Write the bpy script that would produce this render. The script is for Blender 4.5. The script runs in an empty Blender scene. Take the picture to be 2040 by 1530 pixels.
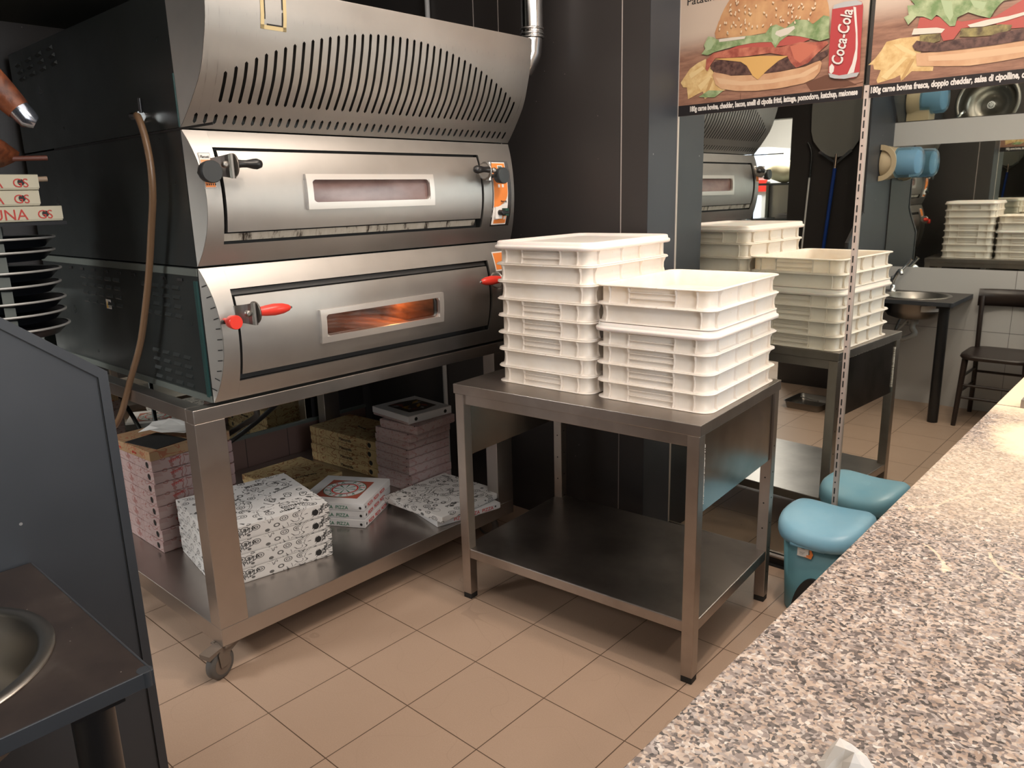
import bpy, math, random
from mathutils import Matrix, Vector
random.seed(7)
S = bpy.context.scene
COL = S.collection

# ------------------------------------------------------------------ camera
def set_camera():
    cam = bpy.data.cameras.new('camera'); o = bpy.data.objects.new('camera', cam); COL.objects.link(o)
    yaw, pit, rol, f = -0.7407983396899084, -0.24055593953687968, -0.02610342189045974, 1527.9493
    fw = Vector((math.sin(yaw)*math.cos(pit), math.cos(yaw)*math.cos(pit), math.sin(pit)))
    rt = fw.cross(Vector((0, 0, 1))).normalized(); up = rt.cross(fw)
    X = rt*math.cos(rol) + up*math.sin(rol); Y = -rt*math.sin(rol) + up*math.cos(rol); Z = -fw
    M = Matrix((X, Y, Z)).transposed().to_4x4(); M.translation = (1.6561154, -1.2922520, 1.5241514)
    o.matrix_world = M
    cam.sensor_width = 36; cam.sensor_fit = 'HORIZONTAL'; cam.lens = f/2040*36
    cam.clip_start = .02
    S.camera = o
set_camera()
S.view_settings.view_transform = 'Standard'
S.view_settings.look = 'None'
S.view_settings.gamma = 1
S.view_settings.use_curve_mapping = False
S.view_settings.exposure = 0.0
try:
    S.cycles.use_denoising = True
    S.cycles.max_bounces = 10
    S.cycles.glossy_bounces = 6
    S.cycles.sample_clamp_indirect = 6
except Exception:
    pass

# ------------------------------------------------------------------ world and lights
W = bpy.data.worlds.new('world'); S.world = W; W.use_nodes = True
W.node_tree.nodes['Background'].inputs[0].default_value = (.75, .85, 1, 1)
W.node_tree.nodes['Background'].inputs[1].default_value = .6
def area(name, loc, size, power, col, aim=None, sy=None, spread=None):
    l = bpy.data.lights.new(name, 'AREA'); l.energy = power; l.color = col
    l.shape = 'RECTANGLE' if sy else 'DISK'; l.size = size
    if sy: l.size_y = sy
    if spread: l.spread = spread
    o = bpy.data.objects.new(name, l); COL.objects.link(o); o.location = loc
    if aim: o.rotation_euler = (Vector(aim)-Vector(loc)).to_track_quat('-Z', 'Y').to_euler()
    return o
WARM = (1, .83, .68)
area('spot_and_fill_light', (.80, .82, 2.86), .12, 16, WARM)
area('spot_and_fill_light', (1.15, .55, 2.86), .12, 15, WARM)
area('spot_and_fill_light', (2.9, .9, 2.86), .2, 16, WARM)  # extra lamp added for general ambient light
area('overhead_fill_light', (1.25, -.15, 2.87), 3.4, 43, (1, .90, .81), sy=2.3)  # added soft fill that lowers the contrast, not a known fitting
area('spot_and_fill_light', (.95, -.75, 2.86), .6, 14, (1, .86, .76))  # added fill lamp to brighten the fronts of the trays
area('shopfront_daylight', (4.3, -.75, 1.75), 1.2, 74, (.92, .96, 1), aim=(0, .8, 1.0), sy=1.8)
area('next_room_daylight', (-1.6, -3.3, 2.7), 1.2, 150, (1, .98, .94), sy=1.0)

# ------------------------------------------------------------------ materials
def mat(name, col=(.5, .5, .5), rough=.5, metal=0, **kw):
    m = bpy.data.materials.new(name); m.use_nodes = True
    b = m.node_tree.nodes['Principled BSDF']
    b.inputs['Base Color'].default_value = (*col, 1); b.inputs['Roughness'].default_value = rough
    b.inputs['Metallic'].default_value = metal
    for k, v in kw.items(): b.inputs[k.replace('_', ' ')].default_value = v
    return m
class NT:
    def __init__(s, m): s.m = m; s.t = m.node_tree; s.b = s.t.nodes.get('Principled BSDF')
    def n(s, ty, **kw):
        x = s.t.nodes.new('ShaderNode'+ty)
        for k, v in kw.items(): setattr(x, k, v)
        return x
    def l(s, a, b): s.t.links.new(a, b)
    def val(s, sock, v):
        if isinstance(v, (int, float)): sock.default_value = v
        else: s.l(v, sock)
    def math(s, op, a, b=0., c=0.):
        x = s.n('Math', operation=op); s.val(x.inputs[0], a); s.val(x.inputs[1], b); s.val(x.inputs[2], c); return x.outputs[0]
    def obj(s, scale=(1, 1, 1), loc=(0, 0, 0), rot=(0, 0, 0)):
        t = s.n('TexCoord'); mp = s.n('Mapping'); mp.inputs['Scale'].default_value = scale
        mp.inputs['Location'].default_value = loc; mp.inputs['Rotation'].default_value = rot
        s.l(t.outputs['Object'], mp.inputs[0]); return mp.outputs[0]
    def noise(s, vec, scale, detail=3, rough=.5, dist=0.):
        x = s.n('TexNoise'); s.l(vec, x.inputs['Vector']); x.inputs['Scale'].default_value = scale
        x.inputs['Detail'].default_value = detail; x.inputs['Roughness'].default_value = rough
        x.inputs['Distortion'].default_value = dist; return x.outputs[0]
    def vor(s, vec, scale, feature='F1', out=0, rnd=1):
        x = s.n('TexVoronoi', feature=feature); s.l(vec, x.inputs['Vector']); x.inputs['Scale'].default_value = scale
        x.inputs['Randomness'].default_value = rnd
        return x.outputs[out]
    def ramp(s, fac, stops, interp='LINEAR'):
        r = s.n('ValToRGB'); r.color_ramp.interpolation = interp; s.l(fac, r.inputs[0]); e = r.color_ramp.elements
        e[0].position, e[0].color = stops[0][0], (*stops[0][1], 1); e[1].position, e[1].color = stops[-1][0], (*stops[-1][1], 1)
        for p, c in stops[1:-1]: k = e.new(p); k.color = (*c, 1)
        return r.outputs[0]
    def mix(s, f, a, b):
        x = s.n('Mix', data_type='RGBA'); s.val(x.inputs[0], f)
        for i, v in ((6, a), (7, b)):
            if isinstance(v, tuple): x.inputs[i].default_value = (*v, 1)
            else: s.l(v, x.inputs[i])
        return x.outputs[2]
    def bump(s, h, strength=.2, dist=.01):
        x = s.n('Bump'); x.inputs['Strength'].default_value = strength; x.inputs['Distance'].default_value = dist
        s.l(h, x.inputs['Height']); s.l(x.outputs[0], s.b.inputs['Normal'])
    def col(s, c): s.l(c, s.b.inputs['Base Color'])
    def rough(s, c): s.l(c, s.b.inputs['Roughness'])

def steel(name, col=(.56, .54, .52), rough=.3, grain=(6, .6, 220), smear=.08, dirt=0.):
    m = mat(name, col, rough, 1); k = NT(m)
    n1 = k.noise(k.obj(grain), 6, 2); n2 = k.noise(k.obj((1, 1, 1)), 4, 4, .6)
    r = k.math('ADD', k.math('MULTIPLY', k.math('SUBTRACT', n1, .5), .07), k.math('MULTIPLY', k.math('SUBTRACT', n2, .5), smear*1.6))
    k.rough(k.math('ADD', r, rough)); k.bump(n1, .012, .001)
    f = k.ramp(n2, [(.35, tuple(c*(.90-dirt) for c in col)), (.62, col)])
    k.col(f); return m
M = {}
M['steel'] = steel('brushed_steel', (.46, .445, .425), .46)
M['steel_plate'] = steel('matt_steel_end_plate', (.50, .49, .46), .5, (220, 6, 6))
M['steel_stand'] = steel('stand_steel', (.50, .46, .43), .33, (4, 4, 160))
M['steel_table'] = steel('worn_table_steel', (.42, .38, .35), .36, (6, 120, 6), .1, .15)
M['steel_leg'] = steel('table_leg_steel', (.47, .42, .38), .38, (120, 120, 4), .1, .1)
M['chrome'] = mat('chrome', (.75, .75, .75), .12, 1)
M['dull_metal'] = mat('dull_metal', (.30, .28, .26), .38, 1)
M['rim_metal'] = mat('window_frame_alloy', (.66, .63, .60), .42, .85)
M['dark_metal'] = mat('dark_metal', (.06, .06, .06), .5, .6)
M['mirror'] = mat('mirror_glass', (.78, .80, .75), .012, 1)
M['black'] = mat('black_plastic', (.012, .012, .013), .32)
M['black_matt'] = mat('black_rubber', (.015, .015, .015), .7)
M['gap'] = mat('dark_gap', (.01, .01, .01), .6)
M['knob_grey'] = mat('charcoal_knob', (.028, .032, .034), .45)
M['red'] = mat('red_plastic', (.72, .045, .03), .3)
M['side'] = mat('oven_side_paint', (.021, .025, .025), .36)
k = NT(M['side']); k.rough(k.math('ADD', k.math('MULTIPLY', k.noise(k.obj(), 7, 4), .25), .2))
M['side_trim'] = mat('grey_green_trim', (.10, .115, .105), .5)
M['teal'] = mat('teal_edge_paint', (.012, .05, .048), .4)
M['wallblack'] = mat('black_laminate', (.033, .029, .028), .42)
k = NT(M['wallblack']); v = k.vor(k.obj(), 14); n = k.noise(k.obj(), 60, 2)
k.col(k.mix(k.math('MULTIPLY', k.math('LESS_THAN', v, .028), .6), (.033, .029, .028), (.35, .3, .28)))
M['shade_block'] = mat('shade_block_black', (.008, .010, .007), .7)  # near-black that stands in for the darkness over the hood
M['seam'] = mat('pale_seam', (.33, .29, .27), .6)
M['slate'] = mat('slate_laminate', (.052, .060, .072), .42)
k = NT(M['slate']); v = k.vor(k.obj(), 9)
k.col(k.mix(k.math('MULTIPLY', k.math('LESS_THAN', v, .03), .5), k.ramp(k.noise(k.obj(), 3, 4), [(.3, (.027, .032, .039)), (.7, (.037, .042, .051))]), (.4, .4, .4)))
M['white_wall'] = mat('pale_wall_panel', (.50, .50, .50), .5)
M['plaster'] = mat('plaster', (.80, .77, .73), .8)
M['tilepink'] = mat('old_pink_tile', (.16, .10, .085), .4)
M['blackbase'] = mat('black_kickboard', (.015, .014, .014), .5)
M['conduit'] = mat('grey_conduit', (.35, .35, .35), .5)
M['orange'] = mat('orange_label', (.80, .25, .06), .4)
M['label'] = mat('label_white', (.75, .72, .68), .5)
M['ink'] = mat('black_ink', (.015, .015, .015), .6)
M['redink'] = mat('red_ink', (.50, .04, .03), .6)
M['greenink'] = mat('green_ink', (.03, .16, .09), .6)
M['yellow'] = mat('warning_yellow', (.75, .45, .03), .5)
M['tape'] = mat('yellowed_tape', (.55, .44, .23), .6)
M['hose'] = mat('amber_hose', (.17, .10, .055), .3)
M['cable'] = mat('black_cable', (.012, .012, .012), .45)
M['rubber_wheel'] = mat('grey_wheel_rubber', (.10, .095, .09), .6)
M['tan'] = mat('dusty_caster', (.20, .16, .13), .6, .4)

# floor: square tiles 30 cm laid on a grid through the origin
M['floor'] = mat('floor_tile', (.45, .33, .25), .38)
k = NT(M['floor']); t = k.n('TexCoord'); sp = k.n('SeparateXYZ'); k.l(t.outputs['Object'], sp.inputs[0])
def gl(ax):
    a = k.math('FRACT', k.math('DIVIDE', k.math('ADD', sp.outputs[ax], 30), .3))
    return k.math('MINIMUM', a, k.math('SUBTRACT', 1, a))
g = k.math('MINIMUM', gl(0), gl(1)); gm = k.math('LESS_THAN', g, .0055)
wn = k.n('TexWhiteNoise', noise_dimensions='2D'); fl = k.n('VectorMath', operation='FLOOR'); dv = k.n('VectorMath', operation='DIVIDE')
k.l(t.outputs['Object'], dv.inputs[0]); dv.inputs[1].default_value = (.3, .3, 1); k.l(dv.outputs[0], fl.inputs[0]); k.l(fl.outputs[0], wn.inputs['Vector'])
base = k.mix(k.noise(k.obj(), 260, 2), (.36, .255, .185), (.47, .345, .26))
base = k.mix(k.math('MULTIPLY', k.noise(k.obj(), 2.5, 4), .5), base, (.34, .24, .18))
base = k.mix(k.math('MULTIPLY', wn.outputs[0], .16), base, (.33, .25, .2))
scr = k.math('LESS_THAN', k.math('ABSOLUTE', k.math('SUBTRACT', k.noise(k.obj((1, 1, 1), (4, 2, 0)), 3.2, 1), .5)), .0009)
base = k.mix(k.math('MULTIPLY', scr, .18), base, (.12, .08, .06))
crumb = k.math('LESS_THAN', k.vor(k.obj(), 7), .018)
base = k.mix(k.math('MULTIPLY', crumb, .8), base, (.06, .04, .03))
k.col(k.mix(gm, base, (.09, .055, .035)))
k.rough(k.math('ADD', .30, k.math('MULTIPLY', k.noise(k.obj(), 4, 4), .25)))
hb = k.math('SUBTRACT', 1, gm); k.bump(hb, .35, .0015)

# granite with flour at its far end
M['granite'] = mat('speckled_granite', (.5, .45, .4), .34)
k = NT(M['granite']); o = k.obj()
nz = k.noise(o, 70, 3, .6)
a = k.n('VectorMath', operation='ADD'); sc = k.n('VectorMath', operation='SCALE'); nn = k.n('TexNoise'); nn.inputs['Scale'].default_value = 60
k.l(o, nn.inputs['Vector']); k.l(nn.outputs[1], sc.inputs[0]); sc.inputs['Scale'].default_value = .014; k.l(o, a.inputs[0]); k.l(sc.outputs[0], a.inputs[1])
vc = k.n('TexVoronoi'); vc.inputs['Scale'].default_value = 240; k.l(a.outputs[0], vc.inputs['Vector'])
sx = k.n('SeparateColor'); k.l(vc.outputs['Color'], sx.inputs[0])
cell = k.ramp(sx.outputs[0], [(0, (.035, .03, .03)), (.10, (.11, .09, .085)), (.26, (.22, .18, .165)), (.45, (.38, .29, .23)), (.62, (.46, .38, .32)), (.8, (.33, .29, .27)), (.93, (.52, .48, .44))], 'CONSTANT')
bl = k.ramp(k.noise(o, 38, 3, .6), [(.40, (1, 1, 1)), (.62, (.55, .50, .48))])
mm = k.n('Mix', data_type='RGBA', blend_type='MULTIPLY'); mm.inputs[0].default_value = .75; k.l(cell, mm.inputs[6]); k.l(bl, mm.inputs[7])
gc = mm.outputs[2]
tc = k.n('TexCoord')
def blob(c, r0, r1):
    d = k.n('VectorMath', operation='DISTANCE'); k.l(tc.outputs['Object'], d.inputs[0]); d.inputs[1].default_value = c
    mr = k.n('MapRange', interpolation_type='SMOOTHSTEP'); k.l(k.math('ADD', d.outputs['Value'], k.math('MULTIPLY', k.math('SUBTRACT', k.noise(o, 9, 4, .6), .5), .22)), mr.inputs[0])
    mr.inputs[1].default_value = r0; mr.inputs[2].default_value = r1; mr.inputs[3].default_value = 1; mr.inputs[4].default_value = 0
    return mr.outputs[0]
fl = k.math('MAXIMUM', blob((-.27, .76, .95), .12, .22), blob((-.33, 1.27, .95), .2, .42))
fl = k.math('MAXIMUM', fl, k.math('MULTIPLY', blob((-.33, .42, .95), .1, .42), .34))
ringd = k.n('VectorMath', operation='DISTANCE'); k.l(tc.outputs['Object'], ringd.inputs[0]); ringd.inputs[1].default_value = (-.03, .18, .95)
rr = k.math('ADD', ringd.outputs['Value'], k.math('MULTIPLY', k.noise(o, 8, 3), .12))
ln = k.math('MAXIMUM', k.math('LESS_THAN', k.math('ABSOLUTE', k.math('SUBTRACT', rr, .34)), .003), k.math('LESS_THAN', k.math('ABSOLUTE', k.math('SUBTRACT', rr, .44)), .0025))
fl = k.math('MAXIMUM', fl, k.math('MULTIPLY', k.math('MULTIPLY', ln, k.math('GREATER_THAN', k.noise(o, 5, 1), .47)), .6))
k.col(k.mix(fl, gc, (.72, .58, .42)))
k.rough(k.math('ADD', .36, k.math('MULTIPLY', fl, .5)))

M['tray'] = mat('white_tray_plastic', (.80, .75, .69), .38, Subsurface_Weight=.25, Subsurface_Scale=.02)
M['tray'].node_tree.nodes['Principled BSDF'].inputs['Subsurface Radius'].default_value = (1, .8, .6)
k = NT(M['tray']); n = k.noise(k.obj(), 6, 5, .6)
c = k.ramp(n, [(.3, (.76, .66, .56)), (.55, (.83, .75, .67)), (.8, (.82, .77, .73))])
c = k.mix(k.math('MULTIPLY', k.math('LESS_THAN', k.vor(k.obj(), 16), .05), .25), c, (.5, .38, .25)); k.col(c)
M['lidp'] = mat('white_lid_plastic', (.76, .70, .66), .33, Subsurface_Weight=.2, Subsurface_Scale=.02)
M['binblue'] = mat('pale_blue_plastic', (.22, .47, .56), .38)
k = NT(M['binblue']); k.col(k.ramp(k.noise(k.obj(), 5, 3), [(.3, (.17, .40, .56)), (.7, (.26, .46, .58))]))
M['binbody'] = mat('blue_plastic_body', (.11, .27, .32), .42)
M['table_dark'] = mat('dark_laminate_top', (.030, .021, .019), .38)
k = NT(M['table_dark']); n = k.noise(k.obj(), 9, 5, .65)
c = k.ramp(n, [(.35, (.022, .016, .015)), (.6, (.034, .025, .022)), (.8, (.06, .05, .045))])
c = k.mix(k.math('MULTIPLY', k.math('LESS_THAN', k.vor(k.obj(), 45), .05), .6), c, (.35, .33, .3)); k.col(c)
M['wood_dark'] = mat('dark_stained_wood', (.022, .014, .012), .35)
M['beige'] = mat('beige_plastic', (.52, .42, .28), .4)
M['blueglass'] = mat('translucent_blue', (.28, .55, .82), .12, Transmission_Weight=.75, IOR=1.2)
M['bagbrown'] = mat('orange_brown_bag', (.26, .075, .03), .45)
k = NT(M['bagbrown']); n = k.noise(k.obj(), 14, 4, .6); k.col(k.ramp(n, [(.35, (.10, .032, .018)), (.6, (.30, .09, .035))])); k.bump(n, .5, .01)
M['foil'] = mat('silver_foil', (.45, .5, .6), .18, .9)
M['pan'] = mat('black_pan', (.012, .014, .018), .3, .3)
M['panrim'] = mat('pan_rim', (.50, .50, .48), .42, .4)
M['kraft'] = mat('kraft_card', (.36, .24, .13), .7)
M['wood_handle'] = mat('pale_wood', (.38, .28, .2), .6)
M['bluepole'] = mat('blue_pole', (.01, .05, .28), .3)
M['white_paint'] = mat('white_paint', (.7, .7, .68), .45)
M['bread_bag'] = mat('cream_bag', (.80, .68, .45), .5)
M['paper'] = mat('white_paper', (.72, .71, .68), .6)
M['steel_dark'] = mat('peel_aluminium', (.24, .24, .22), .5, .35)

def glass(name, tint, fac=.12):
    m = bpy.data.materials.new(name); m.use_nodes = True; t = m.node_tree; t.nodes.clear()
    out = t.nodes.new('ShaderNodeOutputMaterial'); mx = t.nodes.new('ShaderNodeMixShader'); tr = t.nodes.new('ShaderNodeBsdfTransparent')
    gl_ = t.nodes.new('ShaderNodeBsdfGlossy'); gl_.inputs['Roughness'].default_value = .08; tr.inputs[0].default_value = (*tint, 1)
    fr = t.nodes.new('ShaderNodeFresnel'); ad = t.nodes.new('ShaderNodeMath'); ad.operation = 'ADD'; ad.inputs[1].default_value = fac
    t.links.new(fr.outputs[0], ad.inputs[0]); t.links.new(ad.outputs[0], mx.inputs[0]); t.links.new(tr.outputs[0], mx.inputs[1])
    t.links.new(gl_.outputs[0], mx.inputs[2]); t.links.new(mx.outputs[0], out.inputs[0]); return m
M['pane'] = glass('oven_glass', (.55, .40, .34), .10)
M['pane_dim'] = mat('dim_chamber_oven_glass', (.13, .07, .062), .2)  # opaque brown painted in for the dimly lit chamber and the reflections on the glass
k = NT(M['pane_dim']); k.col(k.ramp(k.noise(k.obj((1, 2, 4)), 5, 4), [(.3, (.10, .05, .045)), (.7, (.18, .11, .10))]))
M['display'] = mat('display_grey', (.10, .12, .09), .3)
M['brick'] = mat('oven_chamber', (.30, .16, .09), .6)
k = NT(M['brick']); k.col(k.ramp(k.noise(k.obj((1, 3, 6)), 6, 5, .7), [(.3, (.06, .025, .015)), (.6, (.34, .17, .08)), (.8, (.5, .3, .15))]))

# printed cartons
def carton(name, paper, inkc, sc=26, wave=False, dens=.45, inkmix=.85):
    m = mat(name, paper, .65); k = NT(m); o = k.obj((1, 1, 1.6))
    n = k.noise(o, sc*.6, 1.5, .5, 1.2)
    ct = k.math('LESS_THAN', k.math('ABSOLUTE', k.math('SUBTRACT', k.math('FRACT', k.math('MULTIPLY', n, 6 if wave else 6)), .5)), .075 if wave else .10)
    if wave:
        f = ct; msk = k.math('GREATER_THAN', k.noise(o, sc*.25, 1), .42); f = k.math('MULTIPLY', f, msk)
    else:
        d = k.vor(o, sc, rnd=.9)
        r1 = k.math('LESS_THAN', k.math('ABSOLUTE', k.math('SUBTRACT', d, .36)), .045)
        r2 = k.math('LESS_THAN', k.math('ABSOLUTE', k.math('SUBTRACT', d, .17)), .045)
        msk = k.math('GREATER_THAN', k.noise(o, sc*.5, 1), 1-dens-.05)
        f = k.math('MAXIMUM', k.math('MULTIPLY', k.math('MAXIMUM', r1, r2), msk), k.math('MULTIPLY', ct, k.math('SUBTRACT', 1, msk)))
    c = k.mix(k.math('MULTIPLY', f, inkmix), paper, inkc)
    if wave:
        patch = k.math('GREATER_THAN', k.vor(o, sc*.35), .62); c = k.mix(k.math('MULTIPLY', patch, .25), c, inkc)
    k.col(c); return m
M['c_doodle'] = carton('white_doodle_card', (.60, .59, .58), (.04, .04, .04), 24, dens=.5, inkmix=.88)
M['c_pink'] = carton('pink_wave_card', (.42, .33, .32), (.30, .12, .11), 26, True, inkmix=.6)
M['c_pinkstripe'] = carton('rose_stripe_card', (.40, .30, .29), (.26, .10, .09), 18, True, inkmix=.8)
M['c_yellow'] = carton('ochre_doodle_card', (.42, .31, .15), (.20, .07, .02), 18, dens=.3, inkmix=.85)
M['c_white'] = mat('plain_white_card', (.56, .56, .57), .6)
M['c_cream'] = mat('cream_card', (.55, .52, .40), .65)
M['c_kraft'] = carton('kraft_print_card', (.34, .22, .12), (.30, .05, .02), 20, dens=.3, inkmix=.6)
M['c_toplogo'] = mat('printed_lid', (.5, .5, .5), .5)

# ------------------------------------------------------------------ mesh builder
class MB:
    def __init__(s): s.v = []; s.f = []; s.mi = []; s.m = 0; s.smooth = []
    def add(s, vs, fs, sm=False):
        o = len(s.v); s.v += [tuple(p) for p in vs]
        for f in fs: s.f.append([i+o for i in f]); s.mi.append(s.m); s.smooth.append(sm)
        return s
    def mat(s, i): s.m = i; return s
    def box(s, x0, x1, y0, y1, z0, z1):
        v = [(x, y, z) for z in (z0, z1) for y in (y0, y1) for x in (x0, x1)]
        return s.add(v, [(0, 2, 3, 1), (4, 5, 7, 6), (0, 1, 5, 4), (2, 6, 7, 3), (0, 4, 6, 2), (1, 3, 7, 5)])
    def prism(s, pts, a0, a1, axis='z'):
        def P(p, a): return {'z': (p[0], p[1], a), 'y': (p[0], a, p[1]), 'x': (a, p[0], p[1])}[axis]
        n = len(pts); v = [P(p, a0) for p in pts]+[P(p, a1) for p in pts]
        return s.add(v, [list(range(n))[::-1], list(range(n, 2*n))]+[(i, (i+1) % n, n+(i+1) % n, n+i) for i in range(n)])
    def loft(s, rings, cap0=True, cap1=True, sm=True, close=True):
        n = len(rings[0]); v = [p for r in rings for p in r]; f = []
        for j in range(len(rings)-1):
            for i in range(n if close else n-1):
                a, b = j*n+i, j*n+(i+1) % n; f.append((a, b, b+n, a+n))
        s.add(v, f, sm)
        if cap0: s.add(rings[0], [list(range(n))[::-1]])
        if cap1: s.add(rings[-1], [list(range(n))])
        return s
    def lathe(s, prof, c=(0, 0, 0), axis='z', n=24, cap=True, sm=True):
        R = []
        for r, h in prof:
            ring = []
            for i in range(n):
                a = 2*math.pi*i/n; p = (r*math.cos(a), r*math.sin(a), h)
                if axis == 'x': p = (h, p[0], p[1])
                if axis == 'y': p = (p[1], h, p[0])
                ring.append((c[0]+p[0], c[1]+p[1], c[2]+p[2]))
            R.append(ring)
        return s.loft(R, cap, cap, sm)
    def tube(s, pts, r, n=10, cap=True):
        pts = [Vector(p) for p in pts]; R = []; up = None
        for i, p in enumerate(pts):
            t = (pts[min(i+1, len(pts)-1)]-pts[max(i-1, 0)]).normalized()
            if up is None: up = t.orthogonal().normalized()
            up = (up-t*up.dot(t)).normalized(); sd = t.cross(up)
            rr = r[i] if isinstance(r, (list, tuple)) else r
            R.append([tuple(p+rr*(math.cos(2*math.pi*k/n)*up+math.sin(2*math.pi*k/n)*sd)) for k in range(n)])
        return s.loft(R, cap, cap)
    def build(s, name, mats, parent=None, world=False, bevel=0, seg=2):
        me = bpy.data.meshes.new(name); v = s.v
        if parent is not None and world:
            inv = parent_matrix(parent).inverted(); v = [tuple(inv @ Vector(p)) for p in v]
        me.from_pydata(v, [], s.f)
        if not isinstance(mats, (list, tuple)): mats = [mats]
        for m in mats: me.materials.append(M[m] if isinstance(m, str) else m)
        me.polygons.foreach_set('material_index', s.mi); me.polygons.foreach_set('use_smooth', s.smooth)
        me.validate(); me.update()
        o = bpy.data.objects.new(name, me); COL.objects.link(o)
        if parent is not None: o.parent = parent
        if bevel:
            b = o.modifiers.new('bevel', 'BEVEL'); b.width = bevel; b.segments = seg; b.limit_method = 'ANGLE'; b.angle_limit = .6
            b.harden_normals = False
        return o
def parent_matrix(o):
    m = Matrix.Translation(o.location) @ o.rotation_euler.to_matrix().to_4x4()
    return (parent_matrix(o.parent) @ m) if o.parent else m
def thing(name, label, cat, loc=(0, 0, 0), rz=0, group=None):
    o = bpy.data.objects.new(name, None); o.empty_display_size = .05; COL.objects.link(o)
    o.location = loc; o.rotation_euler = (0, 0, rz); return tag(o, label, cat, group)
def tag(o, label, cat, group=None):
    o['label'] = label; o['category'] = cat
    if group: o['group'] = group
    return o
def struct(o): o['kind'] = 'structure'; return o
def copy_tree(o, parent=None):
    kids = list(o.children); c = o.copy(); COL.objects.link(c)
    if parent is not None: c.parent = parent
    for ch in kids: copy_tree(ch, c)
    return c
def text(s, size, m, parent, mw, name='lettering', align='LEFT', sx=1., off=0., shear=0., ext=0.0004, label=None):
    """mw: matrix (local to parent) with x along the text, y up, z out of the surface"""
    cu = bpy.data.curves.new(name, 'FONT'); cu.body = s; cu.size = size; cu.align_x = align; cu.extrude = ext; cu.offset = off; cu.shear = shear
    cu.resolution_u = 3
    t = bpy.data.objects.new(name+'_tmp', cu); COL.objects.link(t); bpy.context.view_layer.update()
    me = bpy.data.meshes.new_from_object(t.evaluated_get(bpy.context.evaluated_depsgraph_get())); me.name = name
    bpy.data.objects.remove(t); me.materials.clear(); me.materials.append(M[m])
    for p in me.polygons: p.material_index = 0
    me.transform(mw @ Matrix.Diagonal((sx, 1, 1, 1)))
    o = bpy.data.objects.new(name, me); COL.objects.link(o); o.parent = parent
    if label: o['label'] = label
    return o
def frame(o, x, y):
    x = Vector(x).normalized(); y = Vector(y).normalized(); z = x.cross(y)
    m = Matrix((x, y, z)).transposed().to_4x4(); m.translation = o; return m
def rrect(x0, x1, y0, y1, r, z, n=5):
    out = []
    for cx, cy, a0 in ((x1-r, y1-r, 0), (x0+r, y1-r, 90), (x0+r, y0+r, 180), (x1-r, y0+r, 270)):
        for i in range(n+1):
            a = math.radians(a0+90*i/n); out.append((cx+r*math.cos(a), cy+r*math.sin(a), z))
    return out

# ------------------------------------------------------------------ room shell
YM = 1.603; YB = 1.385; YO = -1.43; XR = -2.0
struct(MB().box(-4.5, 4.6, -5.2, 1.75, -.06, 0).build('floor', 'floor'))
struct(MB().box(-4.5, 4.6, -5.2, 1.75, 2.9, 2.96).build('ceiling', 'plaster'))
w = MB().box(XR, -.04, YB, 1.75, 0, 2.9)
for x in (-.168, -.82, -.972):
    w.mat(1).box(x, x+.004, YB-.0015, YB+.01, 0, 2.9)
w.build('wall_back', ['wallblack', 'seam']); struct(bpy.data.objects['wall_back'])
struct(MB().box(-.0405, -.0385, YB, YM+.05, 0, 2.9).build('trim_1', 'slate'))
struct(MB().box(-.04, 4.6, YM+.012, 1.75, 0, 2.9).build('wall_far', 'wallblack'))
struct(MB().box(-4.4, -1.0, YO, .55, 2.24, 2.9).build('ceiling_shade_block', 'shade_block'))  # added block, coloured near-black to keep the area above the hood dark
struct(MB().box(XR-.1, XR, -1.5, 1.75, 0, 2.9).build('wall_left', 'wallblack'))
struct(MB().box(4.5, 4.6, -5.2, 1.75, 0, 2.9).build('wall_right', 'plaster'))
# wall behind the photographer: black section, pale base, pale rail between two mirrors
o = MB().box(-.84, -.13, YO-.1, YO, 0, 2.9).box(-2.0, -.84, YO-.1, YO, 2.04, 2.9).build('wall_front', 'wallblack'); struct(o)
b = MB().box(-.11, 4.6, YO-.1, YO, 0, .965)
b.mat(1).box(-.11, 4.6, YO, YO+.0006, .55, .552).box(.72, .722, YO, YO+.0006, 0, .965)
struct(b.build('wall_front_base', ['white_wall', 'ink']))
struct(MB().box(-.11, 4.6, YO-.1, YO+.004, 1.79, 1.945).build('trim_2', 'white_wall'))
struct(MB().box(-.11, 4.6, YO-.1, YO-.012, .965, 2.9).build('wall_front_upper', 'wallblack'))
struct(MB().box(-.04, 4.5, YM-.012, YM+.012, 0, .035).box(-.04, 4.5, YM-.03, YM+.012, 0, .004).build('baseboard_back', 'blackbase'))
o = MB().tube([(-.04, YM-.012, .041), (4.5, YM-.012, .041)], .009, 10).build('trim_3', 'steel_leg'); struct(o)
# rear-left wall: pink tiled base and mirror above it
t = MB().box(XR, XR+.012, -.9, YB, 0, .32)
for i in range(9): t.mat(1).box(XR+.011, XR+.0125, -.9+i*.25, -.897+i*.25, 0, .32)
struct(t.build('baseboard_left', ['tilepink', 'blackbase']))
tag(MB().box(XR, XR+.006, -.85, 1.02, .335, 1.2).build('wall_mirror', 'mirror'), 'dim mirror panel on the wall behind the pizza oven stand, above pink tiles', 'mirror')
struct(MB().box(XR, XR+.02, -.85, YB, .32, .335).build('trim_4', 'side_trim'))

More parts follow.
